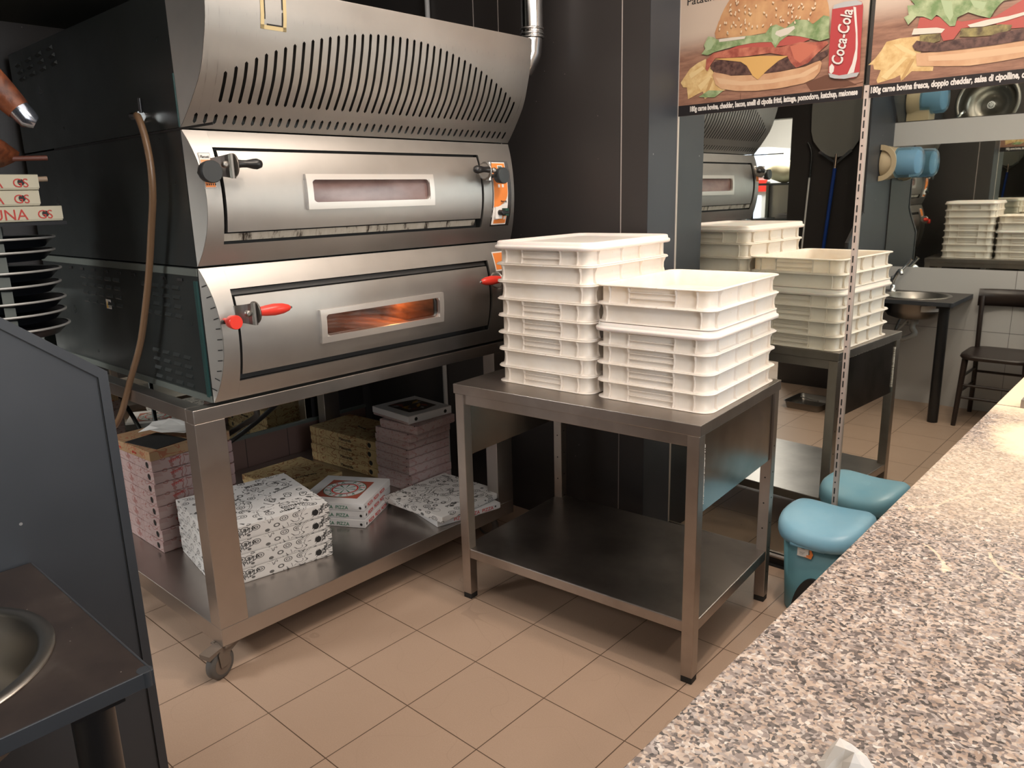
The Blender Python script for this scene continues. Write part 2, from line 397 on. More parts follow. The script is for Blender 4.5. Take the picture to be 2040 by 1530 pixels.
# mirrors
tag(MB().box(-.038, .687, YM, YM+.010, .05, 2.5).build('wall_mirror', 'mirror'), 'tall wall mirror from the grey corner to the slotted rail, under the bacon burger poster', 'mirror')
tag(MB().box(.702, 3.0, YM, YM+.010, .05, 2.5).build('wall_mirror', 'mirror'), 'tall wall mirror on the far side of the slotted rail, behind the blue bin', 'mirror')
tag(MB().box(-.10, 3.6, YO-.012, YO, .965, 1.79).build('wall_mirror', 'mirror'), 'wide mirror above the pale wall base, seen only as a reflection beyond the sink', 'mirror')
ang = math.radians(47)
y0, z0 = YO+.004, 1.95
L = .95; y1, z1 = y0+L*math.sin(math.radians(43)), z0+L*math.cos(math.radians(43))
sm = MB().prism([(y0, z0), (y1, z1), (y1-.01, z1+.01), (y0-.003, z0+.012)], -.09, 3.4, 'x').build('sloping_mirror', 'mirror')
tag(sm, 'sloping overhead mirror above the grey rail, showing the sink from above', 'mirror')

# slotted rail between the mirrors
r = thing('slotted_upright', 'pale slotted metal shelf upright between the two wall mirrors', 'rail', (.694, YM, 0))
q = MB().box(-.007, .009, -.012, .002, .05, 1.86)
q.build('upright', 'steel_plate' and mat('rail_pale', (.50, .42, .38), .45, .4), r)
q = MB(); z = .1
i = 0
while z < 1.84:
    if i % 5 == 4: q.lathe([(.0028, -.0135), (.0028, -.011)], (.001, 0, z), 'y', 10)
    else: q.box(-.0012, .0032, -.0132, -.011, z-.012, z+.012)
    z += .0355; i += 1
q.build('slot', 'gap', r)['kind'] = 'stuff'
tag(MB().box(-.043, -.036, YM-.006, YM+.002, .05, 2.6).build('mirror_edge_strip', mat('strip_pale', (.45, .40, .36), .5, .3)), 'thin pale metal strip down the near edge of the wall mirror', 'strip')

# ------------------------------------------------------------------ pizza oven
OY0, OY1, XC = -.225, 1.150, -.565
def arc(z, z0, z1, xc=XC, s=.052):
    c = (z1-z0)/2; R = (c*c+s*s)/(2*s); zm = (z0+z1)/2
    return xc-(R-s)+math.sqrt(max(0, R*R-(z-zm)**2))
def lin(a, b, n): return [a+(b-a)*i/n for i in range(n+1)]
def curved(mb, fx, y0, y1, z0, z1, n=14, t=None, off=0, ny=1):
    """sheet following x = fx(z) + off between y0..y1 and z0..z1; t = thickness towards the oven"""
    zs = lin(z0, z1, n)
    Y0 = y0 if callable(y0) else (lambda z: y0)
    Y1 = y1 if callable(y1) else (lambda z: y1)
    if t is None:
        v = [(fx(z)+off, y(z), z) for z in zs for y in (Y0, Y1)]
        return mb.add(v, [(2*i, 2*i+1, 2*i+3, 2*i+2) for i in range(n)], True)
    v = []
    for z in zs: v += [(fx(z)+off, Y0(z), z), (fx(z)+off, Y1(z), z), (fx(z)+off-t, Y1(z), z), (fx(z)+off-t, Y0(z), z)]
    f = []
    for i in range(n):
        a = 4*i; f.append((a, a+1, a+5, a+4))
    mb.add(v, f, True)
    g = []
    for i in range(n):
        a = 4*i; g += [(a+1, a+2, a+6, a+5), (a+2, a+3, a+7, a+6), (a+3, a, a+4, a+7)]
    g += [(0, 3, 2, 1), (4*n, 4*n+1, 4*n+2, 4*n+3)]
    return mb.add(v, g)
def window_sheet(mb, fx, y0, y1, z0, z1, wy0, wy1, wz0, wz1, t=.006, off=0):
    curved(mb, fx, y0, wy0, z0, z1, 14, t, off); curved(mb, fx, wy1, y1, z0, z1, 14, t, off)
    curved(mb, fx, wy0, wy1, z0, wz0, 6, t, off); curved(mb, fx, wy0, wy1, wz1, z1, 6, t, off)
def lever(door_or_shell, y, z, sgn, kind):
    """door lever: bracket hinged to the shell, round knob, tapered grip along +y (sgn=1) or -y"""
    base = 'red' if kind == 'red' else 'black'
    h = MB()
    R = []
    for i in range(9):
        a = i/8; xx = -.516+.055*math.sin(a*math.pi*.75)+.012*a; R.append((xx, y+sgn*(.028+.044*a)))
    for i in range(8):
        (xa, ya), (xb, yb) = R[i], R[i+1]; hh = .024+.002*i
        hh2 = .024+.002*(i+1)
        hh = min(hh, .034); hh2 = min(hh2, .034)
        h.add([(xa, ya, z+.008-hh), (xa, ya, z+.008+hh), (xb, yb, z+.008+hh2), (xb, yb, z+.008-hh2),
               (xa-.006, ya, z+.008-hh), (xa-.006, ya, z+.008+hh), (xb-.006, yb, z+.008+hh2), (xb-.006, yb, z+.008-hh2)],
              [(0, 1, 2, 3), (7, 6, 5, 4), (0, 3, 7, 4), (1, 5, 6, 2), (3, 2, 6, 7), (0, 4, 5, 1)])
    h.lathe([(.034, 0), (.034, .004), (.026, .005)] if sgn > 0 else [(.026, -.005), (.034, -.004), (.034, 0)], (-.474, y+sgn*.068, z+.010), 'y', 24)
    h.lathe([(.010, 0), (.010, .010), (.005, .012)], (-.463, y+sgn*.038, z+.012), 'x', 12)
    o = h.build('door_lever', ['dull_metal', 'chrome'], door_or_shell, True)
    g = MB()
    if kind == 'red': prof = [(.013, 0), (.016, .02), (.0185, .05), (.016, .08), (.010, .1), (.005, .106)]
    else: prof = [(.0125, 0), (.0105, .015), (.0105, .03), (.0145, .05), (.0155, .062), (.011, .075), (.003, .08)]
    if sgn < 0: prof = [(r, -h_) for r, h_ in prof][::-1]
    g.lathe(prof, (-.453, y+sgn*.072, z+.014), 'y', 20)
    if kind == 'red':
        g.mat(1).lathe([(.006, .103), (.003, .112)] if sgn > 0 else [(.003, -.112), (.006, -.103)], (-.453, y+sgn*.072, z+.014), 'y', 12)
    gg = g.build('lever_grip', [base, 'chrome'], o, True)
    k_ = MB()
    rk = .031 if kind != 'red' else .021
    k_.lathe([(rk*.8, -.035), (rk*.92, -.03), (rk, -.012), (rk, -.002), (rk*.93, 0)], (-.446, y-sgn*.008, z-.008), 'x', 28)
    k_.lathe([(.008, -.075), (.008, -.03)], (-.446, y-sgn*.008, z-.008), 'x', 10)
    k_.build('round_knob', ['red' if kind == 'red' else 'knob_grey'], o, True)

def deck(z0, z1, d, lab, red):
    t = thing('pizza_oven', lab, 'oven', (-1.2, .46, z0))
    fx = lambda z: arc(z, z0+.003, z1-.002)
    dy0, dy1, dz0, dz1 = d['open']; tp = .5
    # body
    za, zb = z0+.002, z1-.002
    XB = -1.92; XF = XC-.006
    b = MB().box(XB, XF, OY0, OY0+.02, za, zb).box(XB, XF, OY1-.02, OY1, za, zb).box(XB, XB+.02, OY0+.02, OY1-.02, za, zb)
    b.box(XB+.02, XF, OY0+.02, OY1-.02, zb-.01, zb).box(XB+.02, XF, OY0+.02, OY1-.02, za, za+.01)
    for (gx, gz, nx, nz) in d['louvres']:
        for i in range(nx):
            for j in range(nz):
                x = gx-i*.075; zz = gz-j*.03
                b.add([(x, OY0-.0002, zz), (x-.05, OY0-.0002, zz), (x-.045, OY0-.006, zz-.010), (x-.005, OY0-.006, zz-.010), (x, OY0-.0002, zz-.015), (x-.05, OY0-.0002, zz-.015)],
                      [(0, 1, 2, 3), (3, 2, 5, 4), (0, 3, 4), (1, 5, 2)])
    b.build('body', 'side', t, True)
    tr = MB()
    if red:
        tr.box(XB, XF, OY0-.003, OY0, z1-.026, z1-.004).box(XB, XF, OY0-.005, OY0, z0+.004, z0+.024)
        for i in range(9): tr.mat(2).box(-.70-i*.115, -.66-i*.115-.01, OY0-.004, OY0-.0025, z1-.045, z1-.036)
        tr.mat(1).box(-.594, -.576, OY0-.006, OY0, z0+.02, z1-.04)
        tr.build('side_trim', ['side_trim', 'teal', 'gap'], t, True)
    # front shell with the door opening
    s = MB(); window_sheet(s, fx, lambda z: OY0+.001+tp*(fx(z)-XC), lambda z: OY1-.001-tp*(fx(z)-XC), z0+.004, z1-.003, dy0, dy1, dz0, dz1, .008)
    s.build('front_shell', 'steel', t, True)
    # door recess behind the opening
    a, b_, c2, e = d['win']; Y0, Y1, Z0, Z1 = dy0-.01, dy1+.01, dz0-.01, dz1+.01
    rc = MB().box(XC-.006, XC-.002, Y0, a, Z0, Z1).box(XC-.006, XC-.002, b_, Y1, Z0, Z1).box(XC-.006, XC-.002, a, b_, Z0, c2-.02).box(XC-.006, XC-.002, a, b_, e+.02, Z1)
    zs = lin(dz0, dz1, 12)
    for yy, dlt in ((dy0, -.0005), (dy1, .0005)):
        v = [(fx(z)-.004, yy+dlt, z) for z in zs]+[(XC-.002, yy+dlt, z) for z in zs[::-1]]
        rc.add(v, [list(range(len(v)))])
    for zz in (dz0-.0005, dz1+.0005): rc.add([(fx(zz)-.004, dy0, zz), (fx(zz)-.004, dy1, zz), (XC-.002, dy1, zz), (XC-.002, dy0, zz)], [(0, 1, 2, 3)])
    rc.build('door_recess', 'gap', t, True)
    # end plates
    for yy, nm in ((OY0, 0), (OY1, 1)):
        zs = lin(z0+.004, z1-.003, 22)
        sg_ = 1 if nm == 0 else -1; e = MB()
        e.add([(XC-.001, yy, z) for z in zs]+[(fx(z), yy+sg_*tp*(fx(z)-XC), z) for z in zs], [(i, i+1, len(zs)+i+1, len(zs)+i) for i in range(len(zs)-1)])
        if nm == 0 and red:
            for i in range(11):
                z = z0+.365-i*.0325; u0 = fx(z)-XC; dz_ = (-.35 if i < 4 else (-.12 if i < 9 else .5))
                v_ = []
                for (u_, w_) in ((u0-.002, 0), (u0-.002, .0032), (u0-.017, .0032), (u0-.017, 0)):
                    v_.append((XC+u_, OY0+tp*u_-.0012, z+w_-dz_*(u0-u_)*-1))
                e.mat(1).add(v_, [(0, 1, 2, 3)])
        e.build('end_plate', ['steel_plate', 'gap'], t, True)
    # door with window
    D = d['door']; wy0, wy1, wz0, wz1 = d['win']
    ds = MB(); window_sheet(ds, fx, D[0], D[1], D[2], D[3], wy0+.012, wy1-.012, wz0+.012, wz1-.012, .014, -.006)
    do = ds.build('door', 'steel', t, True)
    f = MB(); g = .022
    for (a, b_, c, e) in ((wy0, wy1, wz0, wz0+g), (wy0, wy1, wz1-g*.8, wz1), (wy0, wy0+g, wz0+g*.9, wz1-g*.7), (wy1-g, wy1, wz0+g*.9, wz1-g*.7)):
        curved(f, fx, a, b_, c, e, 5, .014, .006)
    # rounded inner corners of the frame
    for (yy, zz, sy, sz) in ((wy0+g, wz0+g, 1, 1), (wy1-g, wz0+g, -1, 1), (wy0+g, wz1-g*.8, 1, -1), (wy1-g, wz1-g*.8, -1, -1)):
        rr_ = .016; pts = [(yy-sy*.001, zz-sz*.001)]+[(yy+sy*rr_*(1-math.sin(a)), zz+sz*rr_*(1-math.cos(a))) for a in [math.pi/2*i/5 for i in range(6)]]
        xx = fx(zz)+.0035
        f.prism(pts, xx-.012, xx, 'x')
    f.build('window_frame', 'rim_metal', do, True, .003)
    gmb = MB(); curved(gmb, fx, wy0+.006, wy1-.006, wz0+.006, wz1-.006, 6, None, -.010)
    gmb.build('window_pane', 'pane' if red else 'pane_dim', do, True)
    # baking chamber behind the glass
    c = MB(); cx = -1.2
    for v, fcs in (([(XC-.001, wy0-.02, wz0-.03), (XC-.001, wy1+.02, wz0-.03), (cx, wy1+.1, wz0-.02), (cx, wy0-.1, wz0-.02)], 0), ([(XC-.001, wy0-.02, wz1+.05), (XC-.001, wy1+.02, wz1+.05), (cx, wy1+.1, wz1+.05), (cx, wy0-.1, wz1+.05)], 0),
                   ([(cx, wy0-.1, wz0-.02), (cx, wy1+.1, wz0-.02), (cx, wy1+.1, wz1+.05), (cx, wy0-.1, wz1+.05)], 0), ([(XC-.001, wy0-.02, wz0-.03), (cx, wy0-.1, wz0-.02), (cx, wy0-.1, wz1+.05), (XC-.001, wy0-.02, wz1+.05)], 0),
                   ([(XC-.001, wy1+.02, wz0-.03), (cx, wy1+.1, wz0-.02), (cx, wy1+.1, wz1+.05), (XC-.001, wy1+.02, wz1+.05)], 0)):
        c.add(v, [(0, 1, 2, 3)])
    c.build('baking_chamber', 'brick', t, True)
    return t, fx, do
z_split = 1.341
lo, fx2, door2 = deck(.924, z_split, dict(open=(-.147, .975, .986, 1.272), door=(-.136, .966, 1.006, 1.248), win=(.146, .700, 1.060, 1.173),
        louvres=[(-.70, 1.28, 4, 4), (-1.16, 1.28, 5, 4), (-.68, 1.06, 4, 4)]), 'lower deck of the stainless pizza oven with red lever grips and a lit window', True)
up, fx1, door1 = deck(z_split, 1.733, dict(open=(-.150, .946, 1.405, 1.683), door=(-.136, .940, 1.440, 1.674), win=(.137, .680, 1.498, 1.608),
        louvres=[]), 'upper deck of the stainless pizza oven with black lever grips and an orange control panel', False)
# lamp inside the lower deck chamber
pl = bpy.data.lights.new('oven_lamp', 'POINT'); pl.energy = 2.2; pl.color = (1, .5, .2); pl.shadow_soft_size = .02
po = bpy.data.objects.new('oven_lamp', pl); COL.objects.link(po); po.location = (-.85, .72, 1.15)
# dirty steel ledge under the upper door, dark seal over the lower door
ld = MB(); curved(ld, fx1, -.146, .915, 1.414, 1.436, 3, .004, -.012)
M['ledge'] = mat('crumb_stained_ledge', (.42, .40, .36), .45, .5)
k = NT(M['ledge']); k.col(k.ramp(k.noise(k.obj((1, 3, 1)), 9, 5, .7), [(.38, (.03, .02, .015)), (.48, (.40, .38, .33)), (.8, (.5, .48, .44))]))
ld.build('ledge', 'ledge', up, True)
sl = MB(); curved(sl, fx2, -.140, .970, 1.252, 1.268, 3, .006, -.016); sl.build('door_seal', 'dark_metal', lo, True)
lever(door1, -.198, 1.619, 1, 'black'); lever(door1, .985, 1.610, -1, 'black')
lever(door2, -.177, 1.191, 1, 'red'); lever(door2, 1.030, 1.187, -1, 'red')
q = MB().lathe([(.006, -.02), (.006, 0)], (fx2(1.18)+.012, -.192, 1.18), 'x', 10); q.build('screw', 'dark_metal', lo, True)
# control panel on the upper deck
def patch(mb, fx, pts, off, n=1):
    v = [(fx(z)+off, y, z) for y, z in pts]; mb.add(v, [list(range(len(v)))])
def rectp(mb, fx, y0, y1, z0, z1, off): curved(mb, fx, y0, y1, z0, z1, 6, None, off)
P0, P1, Q0, Q1 = 1.000, 1.084, 1.412, 1.656
KY = lambda y: P0+(y-.768)*(P1-P0)/.074
KZ = lambda z: Q0+(z-1.424)*(Q1-Q0)/.221
cp = MB(); rectp(cp, fx1, P0-.006, P1+.022, Q0-.006, Q1+.006, .0008)
panel = cp.build('panel_recess', 'chrome', up, True)
cp = MB(); rectp(cp, fx1, P0, P1, Q0, Q1, .0016); pn = cp.build('control_panel', 'label', up, True)
og = MB()
rectp(og, fx1, P0+.002, P1-.003, KZ(1.535), Q1-.004, .0022)
for i in range(8):
    a0, a1 = math.pi/2*i/8, math.pi/2*(i+1)/8
    w0, w1 = (P1-P0-.005)*math.cos(a0), (P1-P0-.005)*math.cos(a1); h0, h1 = KZ(1.536)-.055*math.sin(a0), KZ(1.536)-.055*math.sin(a1)
    og.add([(fx1(h0)+.0022, P0+.002, h0), (fx1(h0)+.0022, P0+.002+w0, h0), (fx1(h1)+.0022, P0+.002+w1, h1), (fx1(h1)+.0022, P0+.002, h1)], [(0, 1, 2, 3)])
for i in range(6):
    a0, a1 = math.pi/2*i/6, math.pi/2*(i+1)/6; r0 = .048; c0 = P1-.003
    h0, h1 = KZ(1.442)+.042*math.sin(a0), KZ(1.442)+.042*math.sin(a1); w0, w1 = r0*math.cos(a0), r0*math.cos(a1)
    og.add([(fx1(h0)+.0022, c0-w0, h0), (fx1(h0)+.0022, c0, h0), (fx1(h1)+.0022, c0, h1), (fx1(h1)+.0022, c0-w1, h1)], [(0, 1, 2, 3)])
rectp(og, fx1, P0+.010, P1-.003, KZ(1.428), KZ(1.442), .0022)
og.build('orange_field', 'orange', pn, True)
bt = MB()
for (yy, zz) in ((.787, 1.600), (.804, 1.601), (.821, 1.602), (.787, 1.582), (.804, 1.578), (.821, 1.583), (.795, 1.562), (.815, 1.562), (.830, 1.447)):
    rectp(bt, fx1, KY(yy)-.0055, KY(yy)+.0055, KZ(zz)-.006, KZ(zz)+.006, .0030)
bt.build('button', 'label', pn, True)['kind'] = 'stuff'
q = MB(); rectp(q, fx1, KY(.800), KY(.826), KZ(1.611), KZ(1.634), .0028); q.mat(1); rectp(q, fx1, KY(.803), KY(.823), KZ(1.614), KZ(1.631), .0032); q.build('display', ['label', 'display'], pn, True)
xs = fx1(KZ(1.468))
q = MB().box(xs, xs+.010, KY(.776), KY(.808), KZ(1.445), KZ(1.488)).mat(1).lathe([(.011, 0), (.011, .02), (.008, .024)], (xs+.01, KY(.794), KZ(1.467)), 'x', 16)
q.box(xs+.012, xs+.030, KY(.794), KY(.828), KZ(1.462), KZ(1.472)).mat(2).box(xs+.002, xs+.026, KY(.811), KY(.829), KZ(1.455), KZ(1.482))
q.build('socket', ['label', 'black', mat('dark_green_plug', (.01, .05, .035), .4)], pn, True, .001)
sl_ = frame((fx1(KZ(1.508))+.004, KY(.803), KZ(1.503)), (0, 1, 0), (-.25, 0, 1)); inv = parent_matrix(up).inverted()
text('Marcotti', .014, 'ink', pn, inv @ sl_, sx=.72)
text('----------', .009, 'ink', pn, inv @ frame((fx1(KZ(1.496))+.004, KY(.803), KZ(1.497)), (0, 1, 0), (-.25, 0, 1)), sx=.72)
# small label at the left end of the upper deck
LY = lambda y: -.200+(y+.3135)*.037/.0325
LZ = lambda z: 1.566+(z-1.556)*.101/.096
la = MB(); rectp(la, fx1, LY(-.3135), LY(-.281), LZ(1.556), LZ(1.652), .0012)
la.mat(1); rectp(la, fx1, LY(-.3125), LY(-.282), LZ(1.557), LZ(1.6515), .0014); la.mat(0); rectp(la, fx1, LY(-.3118), LY(-.2827), LZ(1.558), LZ(1.6505), .0016)
la.mat(2); rectp(la, fx1, LY(-.3105), LY(-.284), LZ(1.560), LZ(1.633), .0020)
for i in range(5):
    la.mat(1); rectp(la, fx1, LY(-.308+.0055*i), LY(-.305+.0055*i), LZ(1.565), LZ(1.570), .0024)
    la.mat(0); rectp(la, fx1, LY(-.308+.0055*i), LY(-.305+.0055*i), LZ(1.622), LZ(1.627), .0024)
lo_ = la.build('maker_label', ['label', 'ink', 'orange'], up, True)
text('Marcotti', .012, 'ink', lo_, inv @ frame((fx1(1.654)+.003, LY(-.3105), LZ(1.6375)), (0, 1, 0), (.25, 0, 1)), sx=.66)
# lower deck right panel strip (orange) and warning sticker on its side
q = MB(); rectp(q, fx2, 1.01, 1.085, 1.225, 1.302, .0012); q.mat(1); rectp(q, fx2, 1.015, 1.08, 1.231, 1.297, .0018); q.build('control_panel', ['label', 'orange'], lo, True)
q = MB().box(-1.306, -1.264, OY0-.0012, OY0-.0002, 1.164, 1.198); q.mat(1).prism([(-1.304, 1.166), (-1.289, 1.166), (-1.2965, 1.194)], OY0-.0018, OY0-.0012, 'y')
for i in range(4): q.mat(2).box(-1.285, -1.267, OY0-.0018, OY0-.0012, 1.170+i*.006, 1.1725+i*.006)
q.build('warning_sticker', ['label', 'yellow', 'ink'], lo, True)

# ------------------------------------------------------------------ hood
hp = [(1.735, -.566), (1.757, -.545), (1.786, -.520), (1.825, -.489), (1.861, -.463), (1.895, -.446), (1.929, -.434), (1.98, -.418), (2.03, -.407), (2.105, -.400)]
def hx(z):
    if z <= hp[0][0]: return hp[0][1]
    for (a, xa), (b, xb) in zip(hp, hp[1:]):
        if z <= b: return xa+(xb-xa)*(z-a)/(b-a)
    return hp[-1][1]
hd = thing('oven_hood', 'curved stainless extraction hood with slotted vents on top of the pizza oven', 'hood', (-1.2, .46, 1.735))
hs = MB(); ys = []
pitch = .0300; tph = .19
cols = []   # (y0, y1, list of open z spans)
def ztop(y): return 2.036-.43*(y-.47)**2
slots = []
i = 0
while True:
    yc = -.190+pitch*i
    if yc > 1.125: break
    sp = [(1.748, 1.775)]
    if -.145 < yc < 1.095: sp.append((1.803, ztop(yc)))
    slots.append((yc-.005, yc+.005, sp)); i += 1
cur = lambda z: OY0+.001+tph*(hx(z)-XC)
for (a, b, sp) in slots:
    curved(hs, hx, cur, a, 1.735, 2.105, 22)
    z = 1.735
    for (s0, s1) in sp:
        curved(hs, hx, a, b, z, s0, 4)
        # rounded slot ends
        for zz, sg in ((s0, 1), (s1, -1)):
            for ya, yb_, in ((a, a+.003), (b-.003, b)):
                ym = ya if ya == a else yb_; yn = a+.005
                hs.add([(hx(zz), ym, zz), (hx(zz+sg*.0045), ym, zz+sg*.0045), (hx(zz+sg*.001), yn, zz)] if ya == a else [(hx(zz), ym, zz), (hx(zz+sg*.0045), ym, zz+sg*.0045), (hx(zz+sg*.001), yn, zz)], [(0, 1, 2)], True)
        z = s1
    curved(hs, hx, a, b, z, 2.105, 10); cur = b
curved(hs, hx, cur, lambda z: OY1-.001-tph*(hx(z)-XC), 1.735, 2.105, 22)
hs.build('slotted_front', 'steel', hd, True)
q = MB(); curved(q, hx, OY0+.03, OY1-.03, 1.74, 2.10, 20, None, -.035); q.build('dark_backing', 'gap', hd, True)  # black sheet put in for the unlit inside of the hood behind the slots
zs = lin(1.735, 2.105, 24)
for yy_, sg_ in ((OY0, 1), (OY1, -1)):
    e = MB().add([(XC-.001, yy_, z) for z in zs]+[(hx(z), yy_+sg_*tph*(hx(z)-XC), z) for z in zs], [(i, i+1, len(zs)+i+1, len(zs)+i) for i in range(len(zs)-1)])
    e.build('end_plate', 'steel_plate', hd, True)
b = MB().box(-1.92, XC-.003, OY0, OY1, 1.737, 2.103)
for i in range(4):
    for j in range(3):
        x = -1.84+i*.115+j*.012; zz = 2.06-j*.026+i*.004
        b.add([(x, OY0-.0002, zz), (x+.05, OY0-.0002, zz+.003), (x+.045, OY0-.010, zz-.006), (x+.005, OY0-.010, zz-.009), (x, OY0-.0002, zz-.014), (x+.05, OY0-.0002, zz-.011)],
              [(0, 1, 2, 3), (3, 2, 5, 4), (0, 3, 4), (1, 5, 2)])
b.build('body', 'side', hd, True)
MB().box(-1.58, -.375, OY0-.0015, OY0, 1.7355, 1.729).build('body_seam', 'gap', hd, True)
MB().box(XC-.008, XC-.002, OY0-.003, OY0, 1.737, 1.88).build('edge_strip', 'teal', hd, True)
MB().box(-1.92, -.402, OY0+.034, OY1-.034, 2.104, 2.108).build('top_panel', 'steel', hd, True)
# yellowed tape outline of a lost plate
q = MB()
for (a, b_, c, e) in ((-.033, -.022, 1.997, 2.10), (.038, .049, 1.997, 2.10), (-.033, .049, 1.997, 2.008), (-.033, .049, 2.090, 2.10)):
    rectp(q, hx, a, b_, c, e, .0010)
q.mat(1)
for (a, b_, c, e) in ((-.022, -.0185, 2.022, 2.09), (.0345, .038, 2.010, 2.045), (.0345, .038, 2.052, 2.09), (-.014, .038, 2.0075, 2.0115)):
    rectp(q, hx, a, b_, c, e, .0014)
q.build('tape_outline', ['tape', 'gap'], hd, True)

# flue pipe
fp = thing('flue_pipe', 'shiny round metal flue pipe rising behind the far end of the hood', 'pipe', (-.52, 1.26, 2.0))
pp = [(-.64, 1.155, 1.985), (-.59, 1.20, 1.995), (-.545, 1.24, 2.03), (-.525, 1.26, 2.085), (-.522, 1.265, 2.15)]
MB().tube(pp, .043, 20).build('elbow', 'chrome', fp, True)
MB().tube([(-.522, 1.265, 2.145), (-.522, 1.265, 2.9)], .045, 24).build('pipe', 'chrome', fp, True)
q = MB()
for z in (2.145, 2.158, 2.176): q.lathe([(.046, -.005), (.051, -.002), (.051, .002), (.046, .005)], (-.522, 1.265, z), 'z', 24, False)
q.build('collar', 'chrome', fp, True)

# ------------------------------------------------------------------ stand on casters
st = thing('oven_stand', 'wheeled stainless steel stand under the pizza oven, filled with pizza cartons', 'stand', (-1.1, .36, 0))
SX0, SX1, SY0, SY1 = -1.93, -.56, -.297, 1.119
MB().box(SX0, SX1, SY0, SY1, .118, .181).build('lower_shelf', 'steel_stand', st, True, .002)
q = MB().box(SX1-.05, SX1, SY0, SY1, .874, .918).box(SX0, SX0+.05, SY0, SY1, .874, .918).box(SX0+.05, SX1-.05, SY0, SY0+.05, .874, .918).box(SX0+.05, SX1-.05, SY1-.05, SY1, .874, .918)
q.build('top_rail', 'steel_stand', st, True, .002)
MB().box(-1.9, -.60, -.2, 1.10, .918, .9245).build('support_tray', 'dark_metal', st, True)
for (x, y) in ((SX1-.066, SY0), (SX1-.066, SY1-.098), (SX0, SY0), (SX0, SY1-.098)):
    MB().box(x, x+.066, y, y+.098, .181, .874).build('leg', 'steel_stand', st, True, .0015)
for (x, y, a) in ((-.600, -.262, 1.87), (-.62, 1.06, .2), (-1.85, -.24, 1.5), (-1.85, 1.06, .4)):
    e = bpy.data.objects.new('caster', None)
    COL.objects.link(e); e.parent = st; e.location = (x-st.location.x, y-st.location.y, 0); e.rotation_euler = (0, 0, a)
    m = MB().box(-.040, .040, -.034, .034, .112, .118).lathe([(.024, .100), (.028, .112)], (0, 0, 0), 'z', 16)
    for s_ in (-1, 1):
        m.prism([(.03, .118), (-.045, .118), (-.062, .095), (-.057, .045), (-.030, .045), (-.012, .085), (.03, .10)], s_*.021-.0015, s_*.021+.0015, 'y')
    m.prism([(-.100, .112), (-.03, .118), (-.03, .110), (-.100, .096)], -.022, .022, 'y')
    m.build('fork', 'tan', e)
    w = MB().lathe([(.030, -.016), (.046, -.015), (.052, -.009), (.052, .009), (.046, .015), (.030, .016)], (-.042, 0, .052), 'y', 28)
    w.mat(1).lathe([(.006, -.0175), (.034, -.0165)], (-.042, 0, .052), 'y', 24, False).lathe([(.034, .0165), (.006, .0175)], (-.042, 0, .052), 'y', 24, False)
    w.mat(1).lathe([(.012, -.019), (.012, .019)], (-.042, 0, .052), 'y', 12)
    w.build('wheel', ['rubber_wheel', 'tan'], e)

# amber hose with its tap on the side of the hood, black cables under the oven
hz = thing('gas_hose', 'amber rubber hose hanging from a brass tap down the dark side of the oven', 'hose', (-.76, -.25, 1.78))
hpts = [(-.785, -.25, 1.783), (-.745, -.262, 1.775), (-.705, -.268, 1.72), (-.687, -.27, 1.636), (-.700, -.27, 1.55), (-.735, -.27, 1.464), (-.79, -.27, 1.34), (-.845, -.275, 1.215), (-.92, -.28, 1.08), (-1.0, -.30, .945), (-1.07, -.315, .83), (-1.145, -.32, .768), (-1.21, -.325, .755), (-1.27, -.325, .79), (-1.33, -.325, .86)]
def smooth(pts, n=6):
    out = []; P = [Vector(p) for p in pts]; P = [P[0]]+P+[P[-1]]
    for i in range(1, len(P)-2):
        for k_ in range(n):
            t_ = k_/n; a, b, c, d = P[i-1:i+3]
            out.append(.5*((2*b)+(-a+c)*t_+(2*a-5*b+4*c-d)*t_*t_+(-a+3*b-3*c+d)*t_**3))
    out.append(P[-2]); return out
MB().tube(smooth(hpts), .0105, 12).build('hose', 'hose', hz, True)
q = MB().lathe([(.010, -.03), (.010, -.012), (.018, -.010), (.018, -.0)], (-.795, OY0-.001, 1.783), 'y', 16)
q.tube([(-.81, -.25, 1.785), (-.765, -.25, 1.783)], .012, 12).lathe([(.015, -.006), (.015, .006)], (-.755, -.252, 1.780), 'x', 6)
q.mat(1).tube([(-.75, -.25, 1.79), (-.745, -.252, 1.83)], .006, 8)
q.build('tap', ['chrome', 'black'], hz, True)
for pts, lab in (([(-.72, -.02, .87), (-.82, .05, .80), (-1.0, .14, .72), (-1.25, .20, .62), (-1.5, .22, .50), (-1.75, .20, .36)], 'black cable sagging from under the oven towards the stand leg, the nearer one'),
                 ([(-1.1, .47, .91), (-1.2, .46, .78), (-1.35, .42, .64), (-1.5, .36, .52), (-1.65, .30, .42), (-1.85, .25, .34)], 'long black cable curving down behind the white doodle cartons')):
    tag(MB().tube(smooth(pts), .011, 10).build('cable', 'cable'), lab, 'cable')
tag(MB().tube([(-1.258, YB-.014, 0), (-1.258, YB-.014, 2.9)], .012, 12).build('conduit_pipe', 'conduit'), 'thin pale conduit running up the black back wall behind the oven', 'pipe')

